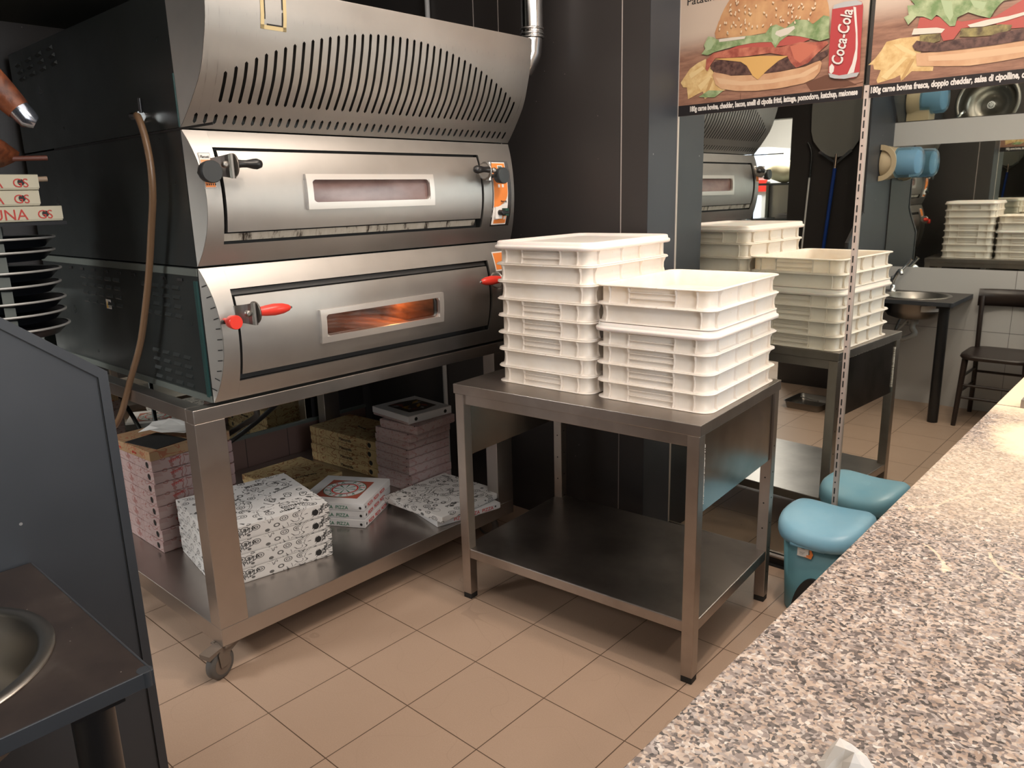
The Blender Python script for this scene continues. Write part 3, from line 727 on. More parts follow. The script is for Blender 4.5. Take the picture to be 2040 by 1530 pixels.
# ------------------------------------------------------------------ steel work table (local frame: origin at its front right corner, x to the right, y to the mirror)
TR = math.radians(4.2)
TC = Vector((.622, .646, 0))
tb = thing('work_table', 'worn stainless steel work table with lower shelf, carrying the stacked dough trays', 'table', TC, TR)
TL, TD, TH = .97, .675, .862
q = MB().box(-TL, 0, 0, TD, TH-.036, TH)
q.build('table_top', 'steel_table', tb, False, .002)
for y_ in (.012, TD-.05): MB().box(-TL+.02, -.02, y_, y_+.038, TH-.075, TH-.0365).build('top_frame', 'steel_table', tb, False, .0015)
def apron(x):
    m = MB().box(x-.0012, x+.0012, .045, TD-.045, .572, TH-.0365); return m
for x in (-.012, -TL+.012):
    ap = apron(x)
    o = ap.build('side_apron', M['steel_apron'] if 'steel_apron' in M else steel('apron_steel', (.40, .37, .345), .20, (4, 4, 90), .12, .2), tb)
    M['steel_apron'] = o.data.materials[0]
    if x > -.1:
        q = MB(); random.seed(3)
        for i in range(26):
            z = .60+i*.0075; q.box(x-.0005, x+.0055, .045+random.uniform(-.002, .002), .050+random.uniform(0, .003), z, z+random.uniform(.003, .0075))
        for i in range(14):
            y = .12+i*.03; q.box(x-.0005, x+.0045, y, y+random.uniform(.004, .02), TH-.040, TH-.0365)
        q.build('sealant', 'label', o)['kind'] = 'stuff'
for (x, y) in ((-.044, .004), (-TL+.004, .004), (-.044, TD-.044), (-TL+.004, TD-.044)):
    q = MB().box(x, x+.040, y, y+.040, .022, TH-.0365)
    l = q.build('leg', 'steel_leg', tb, False, .002)
    MB().box(x+.001, x+.039, y+.001, y+.039, 0, .022).build('rubber_foot', 'black_matt', l, False, .002)
    q = MB()
    for i in range(6): q.lathe([(.003, x+.0402), (.003, x+.0409)], (0, y+.02, .12+i*.1), 'x', 8)
    for i in range(6): q.lathe([(.003, y-.0008), (.003, y)], (x+.02, 0, .20+i*.1), 'y', 8) if y > .3 else None
    if y > .3: q.build('screw_hole', 'gap', l)['kind'] = 'stuff'
q = MB().box(-TL+.006, -.006, .008, TD-.008, .174, .212)
q.build('lower_shelf', 'steel_table', tb, False, .003)

# ------------------------------------------------------------------ dough trays
def tray_mesh(kind, hh=.0615, w=.392, d=.535):
    """open dough tray, origin at its bottom centre; ribs on the outside"""
    m = MB(); r = .030; t = .0035
    prof = [(-.006, 0), (.004, .0), (.0105, .001), (.0105, .003), (-.001, .0045), (-.0035, .008), (-.0035, hh*.5), (-.0035, hh-.010), (-.001, hh-.0065), (.011, hh-.0055), (.0135, hh-.004), (.0135, hh-.001), (.011, hh+.0), (-.0035, hh)]
    def ring(o, z): return rrect(-w/2-o, w/2+o, -d/2-o, d/2+o, r+max(o, 0), z, 6)
    R = [ring(o, z) for o, z in prof]
    inn = [ring(-.007, hh-.004), ring(-.0085, .006)]
    m.loft([ring(-.02, 0)]+R+inn, True, True)
    # ribs: profile wide at both rims and waisted between
    def rib(px, py, nx, ny, th=.0014):
        tx, ty = -ny, nx
        pr = [(-.004, .003), (.0100, .003), (.0045, hh*.34), (.0045, hh*.62), (.0120, hh-.006), (-.004, hh-.006)]
        v = []
        for s_ in (-1, 1):
            for (o, z) in pr: v.append((px+nx*(o-.001)+tx*th*s_/1, py+ny*(o-.001)+ty*th*s_/1, z))
        n = len(pr); m.add(v, [list(range(n)), list(range(2*n-1, n-1, -1))]+[(i, n+i, n+(i+1) % n, (i+1) % n) for i in range(n)])
    xs = [-w/2+.045, -w/2+.115, w/2-.115, w/2-.045] if kind == 'ribbed' else [-w/2+.032, w/2-.032]
    for x in xs:
        for s_ in (-1, 1): rib(x, s_*d/2, 0, s_)
    yl = [-.213, -.065, .055, .213] if kind == 'ribbed' else [-d/2+.034, -d/2+.2, d/2-.2, d/2-.034]
    for y in yl:
        for s_ in (-1, 1): rib(s_*w/2, y, s_, 0)
    if kind == 'ribbed':
        for s_ in (-1, 1):
            for z in (hh*.36, hh*.66):
                ya, yb_ = sorted((s_*(d/2-.005), s_*(d/2+.0045)))
                m.box(-w/2+.115, w/2-.115, ya, yb_, z-.001, z+.001)
    # hollow corners: gusset at each corner
    return m
def lid_mesh(w=.392, d=.535):
    m = MB(); r = .034
    def ring(o, z): return rrect(-w/2-o, w/2+o, -d/2-o, d/2+o, max(.01, r+o), z, 6)
    prof = [(.013, 0), (.019, .002), (.021, .008), (.020, .013), (.014, .016), (.013, .017), (.011, .027), (.006, .029), (-.004, .028), (-.008, .020), (-.03, .019)]
    m.loft([ring(-.03, .0155), ring(.0125, .0152), ring(.0125, 0)]+[ring(o, z) for o, z in prof], True, True)
    return m
HH = .0615
tm = {k_: tray_mesh(k_).build('dough_tray', 'tray', None) for k_ in ('ribbed', 'plain')}
lidp_ = lid_mesh().build('tray_lid', 'lidp', None)
used = set()
def place(src, loc, rz, label, cat, group):
    if src.name in used: o = src.copy(); COL.objects.link(o)
    else: o = src; used.add(src.name)
    o.location = loc; o.rotation_euler = (0, 0, rz); return tag(o, label, cat, group)
ordn = ['bottom', 'second from the bottom', 'third from the bottom', 'fourth from the bottom', 'fifth from the bottom', 'sixth from the bottom', 'seventh from the bottom', 'top']
AL, AR = math.radians(3.2), math.radians(3.6)
Lc = Vector((-.0575, .995)); Rc = Vector((.3665, 1.020))
wob = [0, .001, -.001, .001, 0, .002, -.001, 0]
for i, kd in enumerate(['ribbed', 'plain', 'ribbed', 'ribbed', 'ribbed', 'plain', 'plain', 'ribbed']):
    place(tm[kd], (Lc.x+wob[i], Lc.y, TH+i*HH+.0002), AL+wob[i]*2, 'white %s dough tray, %s in the taller stack' % (kd+'-sided', ordn[i]), 'tray', 'dough trays in the taller stack')
place(lidp_, (Lc.x, Lc.y, TH+8*HH-.012), AL, 'white plastic lid closing the taller stack of dough trays nearer the oven', 'lid', None)
zz = TH
ordr = ['bottom', 'second from the bottom', 'third from the bottom', 'directly under the lid', 'directly on the lid', 'open top one']
for i, kd in enumerate(['ribbed', 'ribbed', 'ribbed', 'ribbed', 'plain', 'ribbed']):
    if i == 4:
        place(lidp_, (Rc.x, Rc.y, zz-.015), AR, 'thick-rimmed white lid sandwiched within the shorter stack of dough trays', 'lid', None); zz += .0142
    place(tm[kd], (Rc.x+wob[i+1], Rc.y, zz+.0002), AR+wob[i]*2, 'white %s-sided dough tray, %s in the shorter stack at the table corner' % (kd, ordr[i]), 'tray', 'dough trays in the shorter stack')
    zz += .0605

# ------------------------------------------------------------------ pizza cartons
def carton_proto(w, d, h, body, top=None, holes=(), texts=(), flap=True, deco=None):
    """closed carton, origin at bottom centre. holes: (face, u, z) with face in +x,-x,+y,-y; texts: (face, string, size, mat, u, z, rot)"""
    r = bpy.data.objects.new('pizza_carton', None); COL.objects.link(r)
    q = MB().box(-w/2, w/2, -d/2, d/2, 0, h-.0015)
    q.build('tray_base', body, r, False, .003)
    q = MB().box(-w/2-.001, w/2+.001, -d/2-.001, d/2+.001, h-.002, h)
    q.box(-w/2-.001, w/2+.001, -d/2-.0014, -d/2-.0002, h*.30, h-.002) if flap else None
    q.box(w/2+.0002, w/2+.0014, -d/2-.0012, d/2+.001, h*.12, h-.002) if flap else None
    q.build('lid', top or body, r, False, .0006)
    F = {'+x': lambda u, z, o=.0024: ((w/2+o, u, z), (0, 1, 0)), '-x': lambda u, z, o=.0024: ((-w/2-o, -u, z), (0, -1, 0)),
         '-y': lambda u, z, o=.0024: ((u, -d/2-o, z), (1, 0, 0)), '+y': lambda u, z, o=.0024: ((-u, d/2+o, z), (-1, 0, 0))}
    for (f, u, z, rad) in holes:
        p, xd = F[f](u, z, .0020); q = MB()
        N = 14; v = []
        for i in range(N):
            a = 2*math.pi*i/N; v.append(tuple(Vector(p)+Vector(xd)*rad*math.cos(a)+Vector((0, 0, rad*math.sin(a)))))
        q.add(v, [list(range(N))]); q.build('vent_hole', 'gap', r)
    for (f, s_, size, m_, u, z, rot) in texts:
        if f == 'top':
            mw = frame((u, z, h+.0006), (math.cos(rot), math.sin(rot), 0), (-math.sin(rot), math.cos(rot), 0))
        else:
            p, xd = F[f](u, z); x = Vector(xd)*math.cos(rot)+Vector((0, 0, math.sin(rot))); y = -Vector(xd)*math.sin(rot)+Vector((0, 0, math.cos(rot)))
            mw = frame(p, x, y)
        text(s_, size, m_, r, mw, sx=1.0)
    if deco: deco(r, w, d, h)
    return r
usedc = set()
def putc(p, loc, rz, label, group, tilt=None):
    if p.name in usedc: o = copy_tree(p)
    else: o = p; usedc.add(p.name)
    o.location = loc; o.rotation_euler = (tilt[0], tilt[1], rz) if tilt else (0, 0, rz)
    return tag(o, label, 'pizza box', group)
ZS = .1815
# white doodle cartons, front left
def deco_doodle(r, w, d, h):
    q = MB(); z = h+.0004
    def ringp(cx, cy, ra, rb, t_=.0016, a0=0, a1=360):
        N = 28; v = []
        for i in range(N+1):
            a = math.radians(a0+(a1-a0)*i/N)
            for s_ in (1, 0): v.append((cx+(ra-t_*s_)*math.cos(a), cy+(rb-t_*s_)*math.sin(a), z))
        q.add(v, [(2*i, 2*i+1, 2*i+3, 2*i+2) for i in range(N)])
    ringp(.02, -.06, .075, .05); ringp(.02, -.06, .065, .042); ringp(.14, .09, .04, .03); ringp(.15, .09, .012, .03)
    ringp(-.12, .13, .035, .02); ringp(-.14, -.12, .03, .03); ringp(.11, -.15, .022, .016)
    for a in range(6):
        c_, s_ = math.cos(a*math.pi/3), math.sin(a*math.pi/3); q.add([(.02, -.06, z), (.02+.064*c_-.001*s_, -.06+.041*s_+.001*c_, z), (.02+.064*c_+.001*s_, -.06+.041*s_-.001*c_, z)], [(0, 1, 2)])
    for i in range(3): q.add([(-.08+.01*i, -.02+.012*i, z), (-.08+.01*i, -.018+.012*i, z), (-.14+.01*i, .17, z), (-.142+.01*i, .17, z)], [(0, 1, 2, 3)])
    q.build('line_drawing', 'ink', r)
dd = carton_proto(.43, .44, .0545, 'c_doodle', None, [('+x', .165, .028, .0125)],
                  [('+x', 'PIZZA', .024, 'ink', -.125, .012, .32), ('+x', 'PIZZA', .018, 'ink', .180, .026, .3), ('top', 'PIZZA', .028, 'ink', -.05, -.10, 1.45), ('top', 'PIZZA', .026, 'ink', -.14, .03, 1.75),
                   ('top', 'tomato', .030, 'ink', .155, .06, 1.5), ('top', 'cheese', .022, 'ink', .19, .04, 1.6), ('top', 'pizza', .024, 'ink', .17, -.16, 1.5), ('top', 'pomodoro', .022, 'ink', -.02, .10, 1.9)], deco=deco_doodle)
wc = Vector((-.980, .074)); ya = math.radians(-9.5)
for i, nm in enumerate(['bottom', 'second from the bottom', 'third from the bottom', 'topmost']):
    putc(dd, (wc.x+[0, .002, -.002, 0][i], wc.y, ZS+i*.055), ya+[0, .01, -.008, 0][i], 'large doodle carton, %s of the stack behind the near stand leg' % nm, 'doodle cartons by the near leg')
# rose striped cartons at the far left, kraft one on top
pk = carton_proto(.33, .33, .0475, 'c_pinkstripe', None, [('-y', .125, .024, .013)], [('+x', 'TERMO', .016, 'redink', -.10, .022, .2)])
for i in range(8):
    putc(pk, (-1.432+[0, .002, -.001, .001, -.002, .002, 0, -.001][i], -.000, ZS+i*.0482), [0, .01, -.008, .006, 0, -.01, .008, 0][i], 'rose striped carton with a round vent, %s of the tall left stack' % (['lowest', 'second lowest', 'third lowest', 'fourth lowest', 'fifth', 'sixth', 'seventh', 'highest rose one'][i]), 'rose striped cartons')
kr = carton_proto(.345, .335, .040, 'c_kraft', None, [], [('-y', 'pizza', .018, 'redink', -.10, .012, 0), ('-y', 'pizza', .018, 'redink', .03, .012, 0)])
putc(kr, (-1.44, -.012, ZS+8*.0482), .05, 'brown kraft carton with red print lying on top of the rose striped stack', None)
q = MB(); pts = []
for i in range(5):
    for j in range(5): pts.append((-.13+i*.06+random.uniform(-.01, .01), -.09+j*.04+random.uniform(-.01, .01), .012+.02*abs(math.sin(i*1.7+j))+random.uniform(0, .02)))
q.add(pts, [(i*5+j, i*5+j+1, (i+1)*5+j+1, (i+1)*5+j) for i in range(4) for j in range(4)])
o = q.build('crumpled_paper', 'paper'); o.location = (-1.40, .02, ZS+8*.0482+.041); o.rotation_euler = (0, 0, .4); sdf = o.modifiers.new('t', 'SOLIDIFY'); sdf.thickness = .001
tag(o, 'crumpled white paper sheet on top of the brown kraft carton', 'paper')
q = MB().box(-.10, .10, -.07, .07, 0, .002); o = q.build('card_sheet', 'black_matt'); o.location = (-1.38, -.09, ZS+8*.0482+.0405); o.rotation_euler = (0, 0, .2)
tag(o, 'dark flat card lying beside the crumpled paper on the kraft carton', 'card')
# ochre cartons
oc = carton_proto(.36, .33, .048, 'c_yellow', None, [('+x', .12, .026, .012)], [('+x', 'Mozzarella', .026, 'ink', -.14, .012, .05), ('top', 'Pomodoro Mozzarella', .024, 'ink', .06, -.14, 1.35)])
putc(oc, (-1.555, .60, ZS), .0, 'single ochre carton lying flat behind the white doodle cartons', None)
ol = carton_proto(.53, .27, .046, 'c_yellow', None, [('-y', .20, .024, .013)], [('-y', 'Mozzarella', .022, 'ink', -.03, .012, 0), ('top', 'Mozzarella', .02, 'ink', -.05, .0, -.2)])
for i, nm in enumerate(['bottom', 'second', 'third', 'top']):
    putc(ol, (-1.518, 1.015, ZS+i*.0465), .07+.03*([0, 1, -1, 0][i])*.3, 'long ochre carton with black lettering, %s layer of the stack at the back' % nm, 'long ochre cartons')
# small white cartons reading PIZZA
def deco_logo(r, w, d, h):
    z = h+.0005; q = MB(); s_ = .098
    q.add([(-s_, -s_, z), (s_, -s_, z), (s_, s_, z), (-s_, s_, z)], [(0, 1, 2, 3)])
    N = 32
    q.mat(1).add([(.094*math.cos(2*math.pi*i/N), .094*math.sin(2*math.pi*i/N), z+.0003) for i in range(N)], [list(range(N))])
    for m_, ra, rb in ((2, .094, .091), (2, .066, .063), (3, .060, .052)):
        v = []
        for i in range(N+1):
            a = 2*math.pi*i/N; v += [(ra*math.cos(a), ra*math.sin(a), z+.0006), (rb*math.cos(a), rb*math.sin(a), z+.0006)]
        q.mat(m_).add(v, [(2*i, 2*i+1, 2*i+3, 2*i+2) for i in range(N)])
    for a in range(0, 360, 45):
        c_, t_ = math.cos(math.radians(a)), math.sin(math.radians(a)); q.mat(2).add([(0, 0, z+.0007), (.05*c_-.004*t_, .05*t_+.004*c_, z+.0007), (.05*c_+.004*t_, .05*t_-.004*c_, z+.0007)], [(0, 1, 2)])
    q.build('printed_roundel', [mat('brick_red_print', (.30, .07, .045), .6), 'c_white', 'greenink', 'redink'], r)
    for i, ch in enumerate('PIZZA PIZZA PIZZA '):
        a = math.radians(200-i*20)
        if ch == ' ': continue
        mw = frame((.068*math.cos(a), .068*math.sin(a), z+.0008), (math.sin(a), -math.cos(a), 0), (math.cos(a), math.sin(a), 0))
        text(ch, .026, ['greenink', 'redink'][i % 2], r, mw, align='CENTER')
wp = carton_proto(.30, .30, .0355, 'c_white', None, [('+x', -.134, .017, .006), ('-y', .134, .017, .006)],
                  [('+x', 'PIZZA  PIZZA  PIZZA', .021, 'redink', -.115, .009, 0), ('-y', 'PIZZA  PIZZA  PIZZA', .021, 'greenink', -.115, .009, 0)], deco=deco_logo)
A = Vector((-.832, .492)); th = math.radians(30)
ex, ey = Vector((math.cos(th), math.sin(th))), Vector((-math.sin(th), math.cos(th)))
wcn = A-ex*.15+ey*.15
for i, nm in enumerate(['bottom', 'middle', 'top']):
    putc(wp, (wcn.x-[-.004, .004, .002][i], wcn.y, ZS+i*.0358), th+[-.02, .01, 0][i], 'small white PIZZA carton with green and red letters, %s of the three mid-shelf' % nm, 'white PIZZA cartons')
# pink waved cartons
ps = carton_proto(.245, .255, .0405, 'c_pink', None, [('-y', .108, .040, .0035)], [])
pos = [(.01, 0, 0), (.012, .004, .03), (.0, .006, -.01), (.002, .006, 0), (.002, .006, .01), (-.001, .01, 0), (.02, .0, .03), (.045, .01, .08)]
for i in range(8):
    dx, dy, rz = pos[i]
    putc(ps, (-1.115+dx, 1.000+dy, ZS+i*.041), rz, 'small pink waved carton, %s of the leaning stack' % ['lowest', 'second lowest', 'third lowest', 'fourth lowest', 'fifth lowest', 'sixth lowest', 'seventh lowest', 'eighth'][i], 'small pink cartons')
def deco_pic(r, w, d, h):
    z = h+.0005; q = MB()
    q.add([(-.09, -.08, z), (.09, -.08, z), (.10, 0, z), (.08, .09, z), (-.08, .09, z), (-.10, 0, z)], [(0, 1, 2, 3, 4, 5)])
    random.seed(5)
    for i in range(12):
        cx, cy = random.uniform(-.07, .07), random.uniform(-.06, .06); a = random.uniform(0, 3); l = random.uniform(.015, .04)
        q.mat(1+i % 3).add([(cx-l*math.cos(a), cy-l*math.sin(a), z+.0003), (cx+.01*math.sin(a), cy-.01*math.cos(a), z+.0003), (cx+l*math.cos(a), cy+l*math.sin(a), z+.0003), (cx-.012*math.sin(a), cy+.012*math.cos(a), z+.0003)], [(0, 1, 2, 3)])
    q.build('printed_picture', [mat('print_dark', (.05, .035, .03), .5), mat('print_yellow', (.45, .27, .05), .5), mat('print_red', (.30, .06, .04), .5), mat('print_grey', (.35, .35, .36), .5)], r)
pt = carton_proto(.285, .255, .041, 'c_pink', 'c_white', [('+x', -.085, .022, .009), ('+x', .09, .022, .009)], [], deco=deco_pic)
putc(pt, (-1.12, 1.02, ZS+8*.041), -.06, 'white-lidded carton with a coloured food picture crowning the small pink stack', None)
# two cartons at the far front of the shelf
wp2 = carton_proto(.30, .32, .027, 'c_white', None, [('+x', .135, .017, .004)], [('+x', 'PIZZA  PIZZA  PIZZA', .022, 'redink', -.08, .007, 0)])
putc(wp2, (-.712, .875, ZS), math.radians(-12), 'white PIZZA carton with red lettering lying under a doodle carton by the work table leg', None)
dd2 = carton_proto(.375, .375, .027, 'c_doodle', None, [], [('top', 'PIZZA', .026, 'ink', .13, -.10, 1.6), ('top', 'pomodoro', .02, 'ink', .02, .02, 1.2), ('top', 'basilico', .018, 'ink', -.10, .06, .6)], deco=deco_doodle)
putc(dd2, (-.755, .87, ZS+.0285), math.radians(1), 'creased doodle carton resting askew on the white PIZZA carton by the work table leg', None)

# ------------------------------------------------------------------ slate partition, sink table
pt_ = thing('slate_partition', 'slate grey partition panel with a sloping top edge in the left foreground', 'partition', (-.12, -.9, 0))
prof = [(-1.43, 0), (-.678, 0), (-.678, 1.174), (-.915, 1.362), (-.915, 2.9), (-1.43, 2.9)]
MB().prism([(y, z) for y, z in prof], -.128, -.112, 'x').build('panel', 'wallblack', pt_, True)
MB().prism([(y, z) for y, z in prof], -.1115, -.108, 'x').build('facing', 'slate', pt_, True)
def strip(p, q_, w_, x0, x1):
    p, q_ = Vector(p), Vector(q_); d_ = (q_-p).normalized(); n_ = Vector((-d_.y, d_.x))*w_
    return MB().prism([tuple(p), tuple(q_), tuple(q_+n_), tuple(p+n_)], x0, x1, 'x')
e = MB()
e.prism([(-.678, 0), (-.678, 1.174), (-.698, 1.164), (-.698, 0)], -.1078, -.1035, 'x')
e.prism([(-.678, 1.174), (-.915, 1.362), (-.915, 1.337), (-.698, 1.164)], -.1078, -.1035, 'x')
e.prism([(-.915, 1.362), (-.915, 2.9), (-.935, 2.9), (-.935, 1.352)], -.1078, -.1035, 'x')
e.build('edge_trim', 'slate', pt_, True)
g_ = MB().prism([(-.6985, 0), (-.6985, 1.1635), (-.7005, 1.1625), (-.7005, 0)], -.1078, -.1068, 'x').prism([(-.6985, 1.1635), (-.9150, 1.3365), (-.915, 1.334), (-.6985, 1.161)], -.1078, -.1068, 'x')
g_.build('groove', 'gap', pt_, True)

sk = thing('sink_table', 'dark brown table with a round inset basin beside the slate partition', 'table', (.18, -1.15, 0))
# table top with a round hole
TX0, TX1, TY0, TY1, TZ = -.100, .482, -1.425, -.888, .800
cx, cy, cr = .195, -1.165, .205
def slab_hole(x0, x1, y0, y1, z0, z1, cx, cy, r_, n=48):
    m = MB(); out = []; inn = []
    for i in range(n):
        a = 2*math.pi*i/n; c_, s_ = math.cos(a), math.sin(a)
        k_ = min(((x1-cx)/c_ if c_ > 1e-9 else (x0-cx)/c_ if c_ < -1e-9 else 1e9), ((y1-cy)/s_ if s_ > 1e-9 else (y0-cy)/s_ if s_ < -1e-9 else 1e9))
        out.append([cx+k_*c_, cy+k_*s_]); inn.append((cx+r_*c_, cy+r_*s_))
    for X in (x0, x1):
        for Y in (y0, y1):
            j = min(range(n), key=lambda i: (out[i][0]-X)**2+(out[i][1]-Y)**2); out[j] = [X, Y]
    for zz_, flip in ((z1, False), (z0, True)):
        v = [(p[0], p[1], zz_) for p in out]+[(p[0], p[1], zz_) for p in inn]
        f = [(i, (i+1) % n, n+(i+1) % n, n+i) for i in range(n)]
        m.add(v, [t_[::-1] for t_ in f] if flip else f)
    for P_ in (out, inn):
        v = [(p[0], p[1], z0) for p in P_]+[(p[0], p[1], z1) for p in P_]
        m.add(v, [(i, (i+1) % n, n+(i+1) % n, n+i) for i in range(n)])
    return m
slab_hole(TX0, TX1, TY0, TY1, TZ-.022, TZ, cx, cy, cr-.006).build('table_top', 'table_dark', sk, True)
q = MB().box(TX0, TX1+.004, TY1, TY1+.004, TZ-.026, TZ+.0005).box(TX1, TX1+.004, TY0, TY1, TZ-.026, TZ+.0005)
q.lathe([(.012, TZ-.026), (.012, TZ+.0003)], (TX1-.006, TY1-.006, 0), 'z', 16)
q.build('edge_band', 'slate', sk, True, .001)
q = MB().lathe([(.032, .0), (.032, TZ-.045)], (.425, -.963, 0), 'z', 24).box(.385, .465, -1.0, -.925, TZ-.045, TZ-.022)
q.build('leg', 'black', sk, True)
sn = thing('sink_basin', 'round stainless sink basin set into the dark table top', 'sink', (cx, cy, TZ))
M['sinksteel'] = mat('sink_steel', (.25, .235, .215), .32, 1)
pf = [(cr+.016, .001), (cr+.014, .004), (cr-.004, .005), (cr-.012, .0), (cr-.022, -.09), (cr-.045, -.130), (cr-.09, -.146), (.03, -.150)]
pf2 = [(.032, -.153), (cr-.088, -.149), (cr-.043, -.133), (cr-.020, -.092), (cr-.0105, -.003)]
m = MB(); m.lathe(pf+pf2, (0, 0, 0), 'z', 48, False); m.build('bowl', 'sinksteel', sn)
m = MB().lathe([(.030, -.1505), (.028, -.147), (.026, -.1475)], (0, 0, 0), 'z', 24).mat(1)
for i in range(8):
    a = i*math.pi/4; m.lathe([(.0035, -.1472), (.0035, -.1468)], (.016*math.cos(a), .016*math.sin(a), 0), 'z', 8)
m.build('drain', ['chrome', 'gap'], sn)
m = MB().tube(smooth([(0, 0, -.153), (0, 0, -.22), (.02, .01, -.26), (-.05, .02, -.30), (-.10, 0, -.29), (-.13, -.04, -.33), (-.14, -.2, -.36)]), .019, 12).lathe([(.036, -.19), (.036, -.155)], (0, 0, 0), 'z', 16)
m.tube(smooth([(-.02, .05, -.16), (-.08, .06, -.24), (-.13, -.1, -.25), (-.14, -.22, -.2)]), .008, 8)
m.build('drain_pipe', mat('grey_drain_pipe', (.32, .33, .33), .4), sn)
m = MB()
N = 6
for i in range(N):
    a0, a1 = math.radians(22+i*7), math.radians(22+(i+1)*7); R_ = cr-.004
    m.add([(R_*math.cos(a0), R_*math.sin(a0), -.045), (R_*math.cos(a1), R_*math.sin(a1), -.045), (R_*math.cos(a1)*.985, R_*math.sin(a1)*.985, -.085), (R_*math.cos(a0)*.985, R_*math.sin(a0)*.985, -.085)], [(0, 1, 2, 3)])
m.build('paper_tag', 'label', sn)
# tap at the wall side of the basin
tp = thing('sink_tap', 'chrome tap with curved spout and lever standing behind the round basin', 'tap', (.0, -1.33, TZ))
m = MB().lathe([(.024, 0), (.022, .01), (.016, .014), (.016, .075), (.019, .08), (.019, .10), (.012, .108)], (0, 0, 0), 'z', 20)
m.tube(smooth([(0, .0, .075), (.03, .03, .13), (.06, .07, .155), (.075, .09, .13)]), .013, 12)
m.build('spout', 'chrome', tp)
MB().tube([(0, 0, .105), (.03, -.01, .13), (.085, -.02, .20), (.10, -.02, .225)], [.009, .009, .009, .014], 10).build('tap_lever', 'chrome', tp)

# paper roll dispenser fixed by the partition
dp = thing('paper_dispenser', 'beige and translucent blue paper roll dispenser on the wall over the sink', 'dispenser', (-.02, -1.25, 1.675))
m = MB(); R_ = .105
def drum(x0, x1, r0, r1=None): m.lathe([(r0, x0), (r1 or r0, x1)], (0, 0, 0), 'x', 36)
prf = [(.110, -.083), (.112, -.06), (.100, -.02), (.100, .0)]
m.lathe(prf, (0, 0, 0), 'x', 36); m.box(-.083, .06, -.17, -.06, -.09, .06)
m.build('backplate', 'beige', dp)
m = MB(); N = 28; rings = []
for (ra, xx) in ((.098, .0), (.099, .06), (.096, .135), (.080, .150), (.0, .152)): rings.append((max(ra, .001), xx))
m.lathe(rings, (0, 0, 0), 'x', 36, False); m.build('cover', 'blueglass', dp)
m = MB().lathe([(.066, .005), (.066, .12)], (0, 0, 0), 'x', 28); m.build('paper_roll', 'paper', dp)
m = MB(); v = []
Dn = 20
for i in range(Dn+1):
    a = math.radians(-90+180*i/Dn); v.append((-.083+.105*math.cos(a), .118*math.sin(a)))
inn = [(-.083+(p[0]+.083)*.72, p[1]*.72) for p in v]
for i in range(Dn):
    (a, b_), (c, e), (f, g_), (h, j) = v[i], v[i+1], inn[i+1], inn[i]
    m.add([(a, .085, b_), (c, .085, e), (f, .085, g_), (h, .085, j), (a, .105, b_), (c, .105, e), (f, .105, g_), (h, .105, j)],
          [(0, 1, 5, 4), (4, 5, 6, 7), (7, 6, 2, 3), (3, 2, 1, 0)])
m.build('front_ring', 'beige', dp)

# chair
ch = thing('wooden_chair', 'black stained wooden chair with a curved top rail, reflected in the mirror', 'chair', (.735, -1.155, 0), 0)
def leg_(x0, y0, z0, x1, y1, z1, r0, r1): return MB().tube([(x0, y0, z0), ((x0+x1)/2, (y0+y1)/2, (z0+z1)/2), (x1, y1, z1)], [r0, (r0+r1)/2, r1], 12)
for sx in (-1, 1):
    leg_(sx*.185, .20, 0, sx*.165, .17, .44, .014, .019).build('leg', 'wood_dark', ch)
    MB().tube(smooth([(sx*.18, -.215, 0), (sx*.168, -.17, .25), (sx*.168, -.16, .45), (sx*.175, -.18, .65), (sx*.18, -.205, .80)]), .015, 12).build('leg', 'wood_dark', ch)
    MB().tube([(sx*.175, .18, .32), (sx*.17, -.165, .32)], .009, 8).tube([(sx*.178, .185, .22), (sx*.172, -.17, .22)], .009, 8).build('stretcher', 'wood_dark', ch)
for (y, z) in ((.18, .27), (.185, .19), (-.165, .30)): MB().tube([(-.17, y, z), (.17, y, z)], .009, 8).build('stretcher', 'wood_dark', ch)
m = MB(); m.loft([rrect(-.195, .195, -.19, .215, .09, .44, 6), rrect(-.205, .205, -.2, .225, .1, .452, 6), rrect(-.2, .2, -.195, .22, .1, .468, 6), rrect(-.15, .15, -.15, .17, .08, .463, 6)])
m.build('seat', 'wood_dark', ch)
m = MB()
rg = []
for i in range(13):
    a = -1+i/6; x = a*.205; y = -.215-.045*(1-a*a)
    rg.append([(x, y, .735), (x, y-.006, .80), (x, y-.012, .845), (x, y+.006, .845), (x, y+.012, .80), (x, y+.014, .735)])
m.loft(rg); m.build('backrest', 'wood_dark', ch)
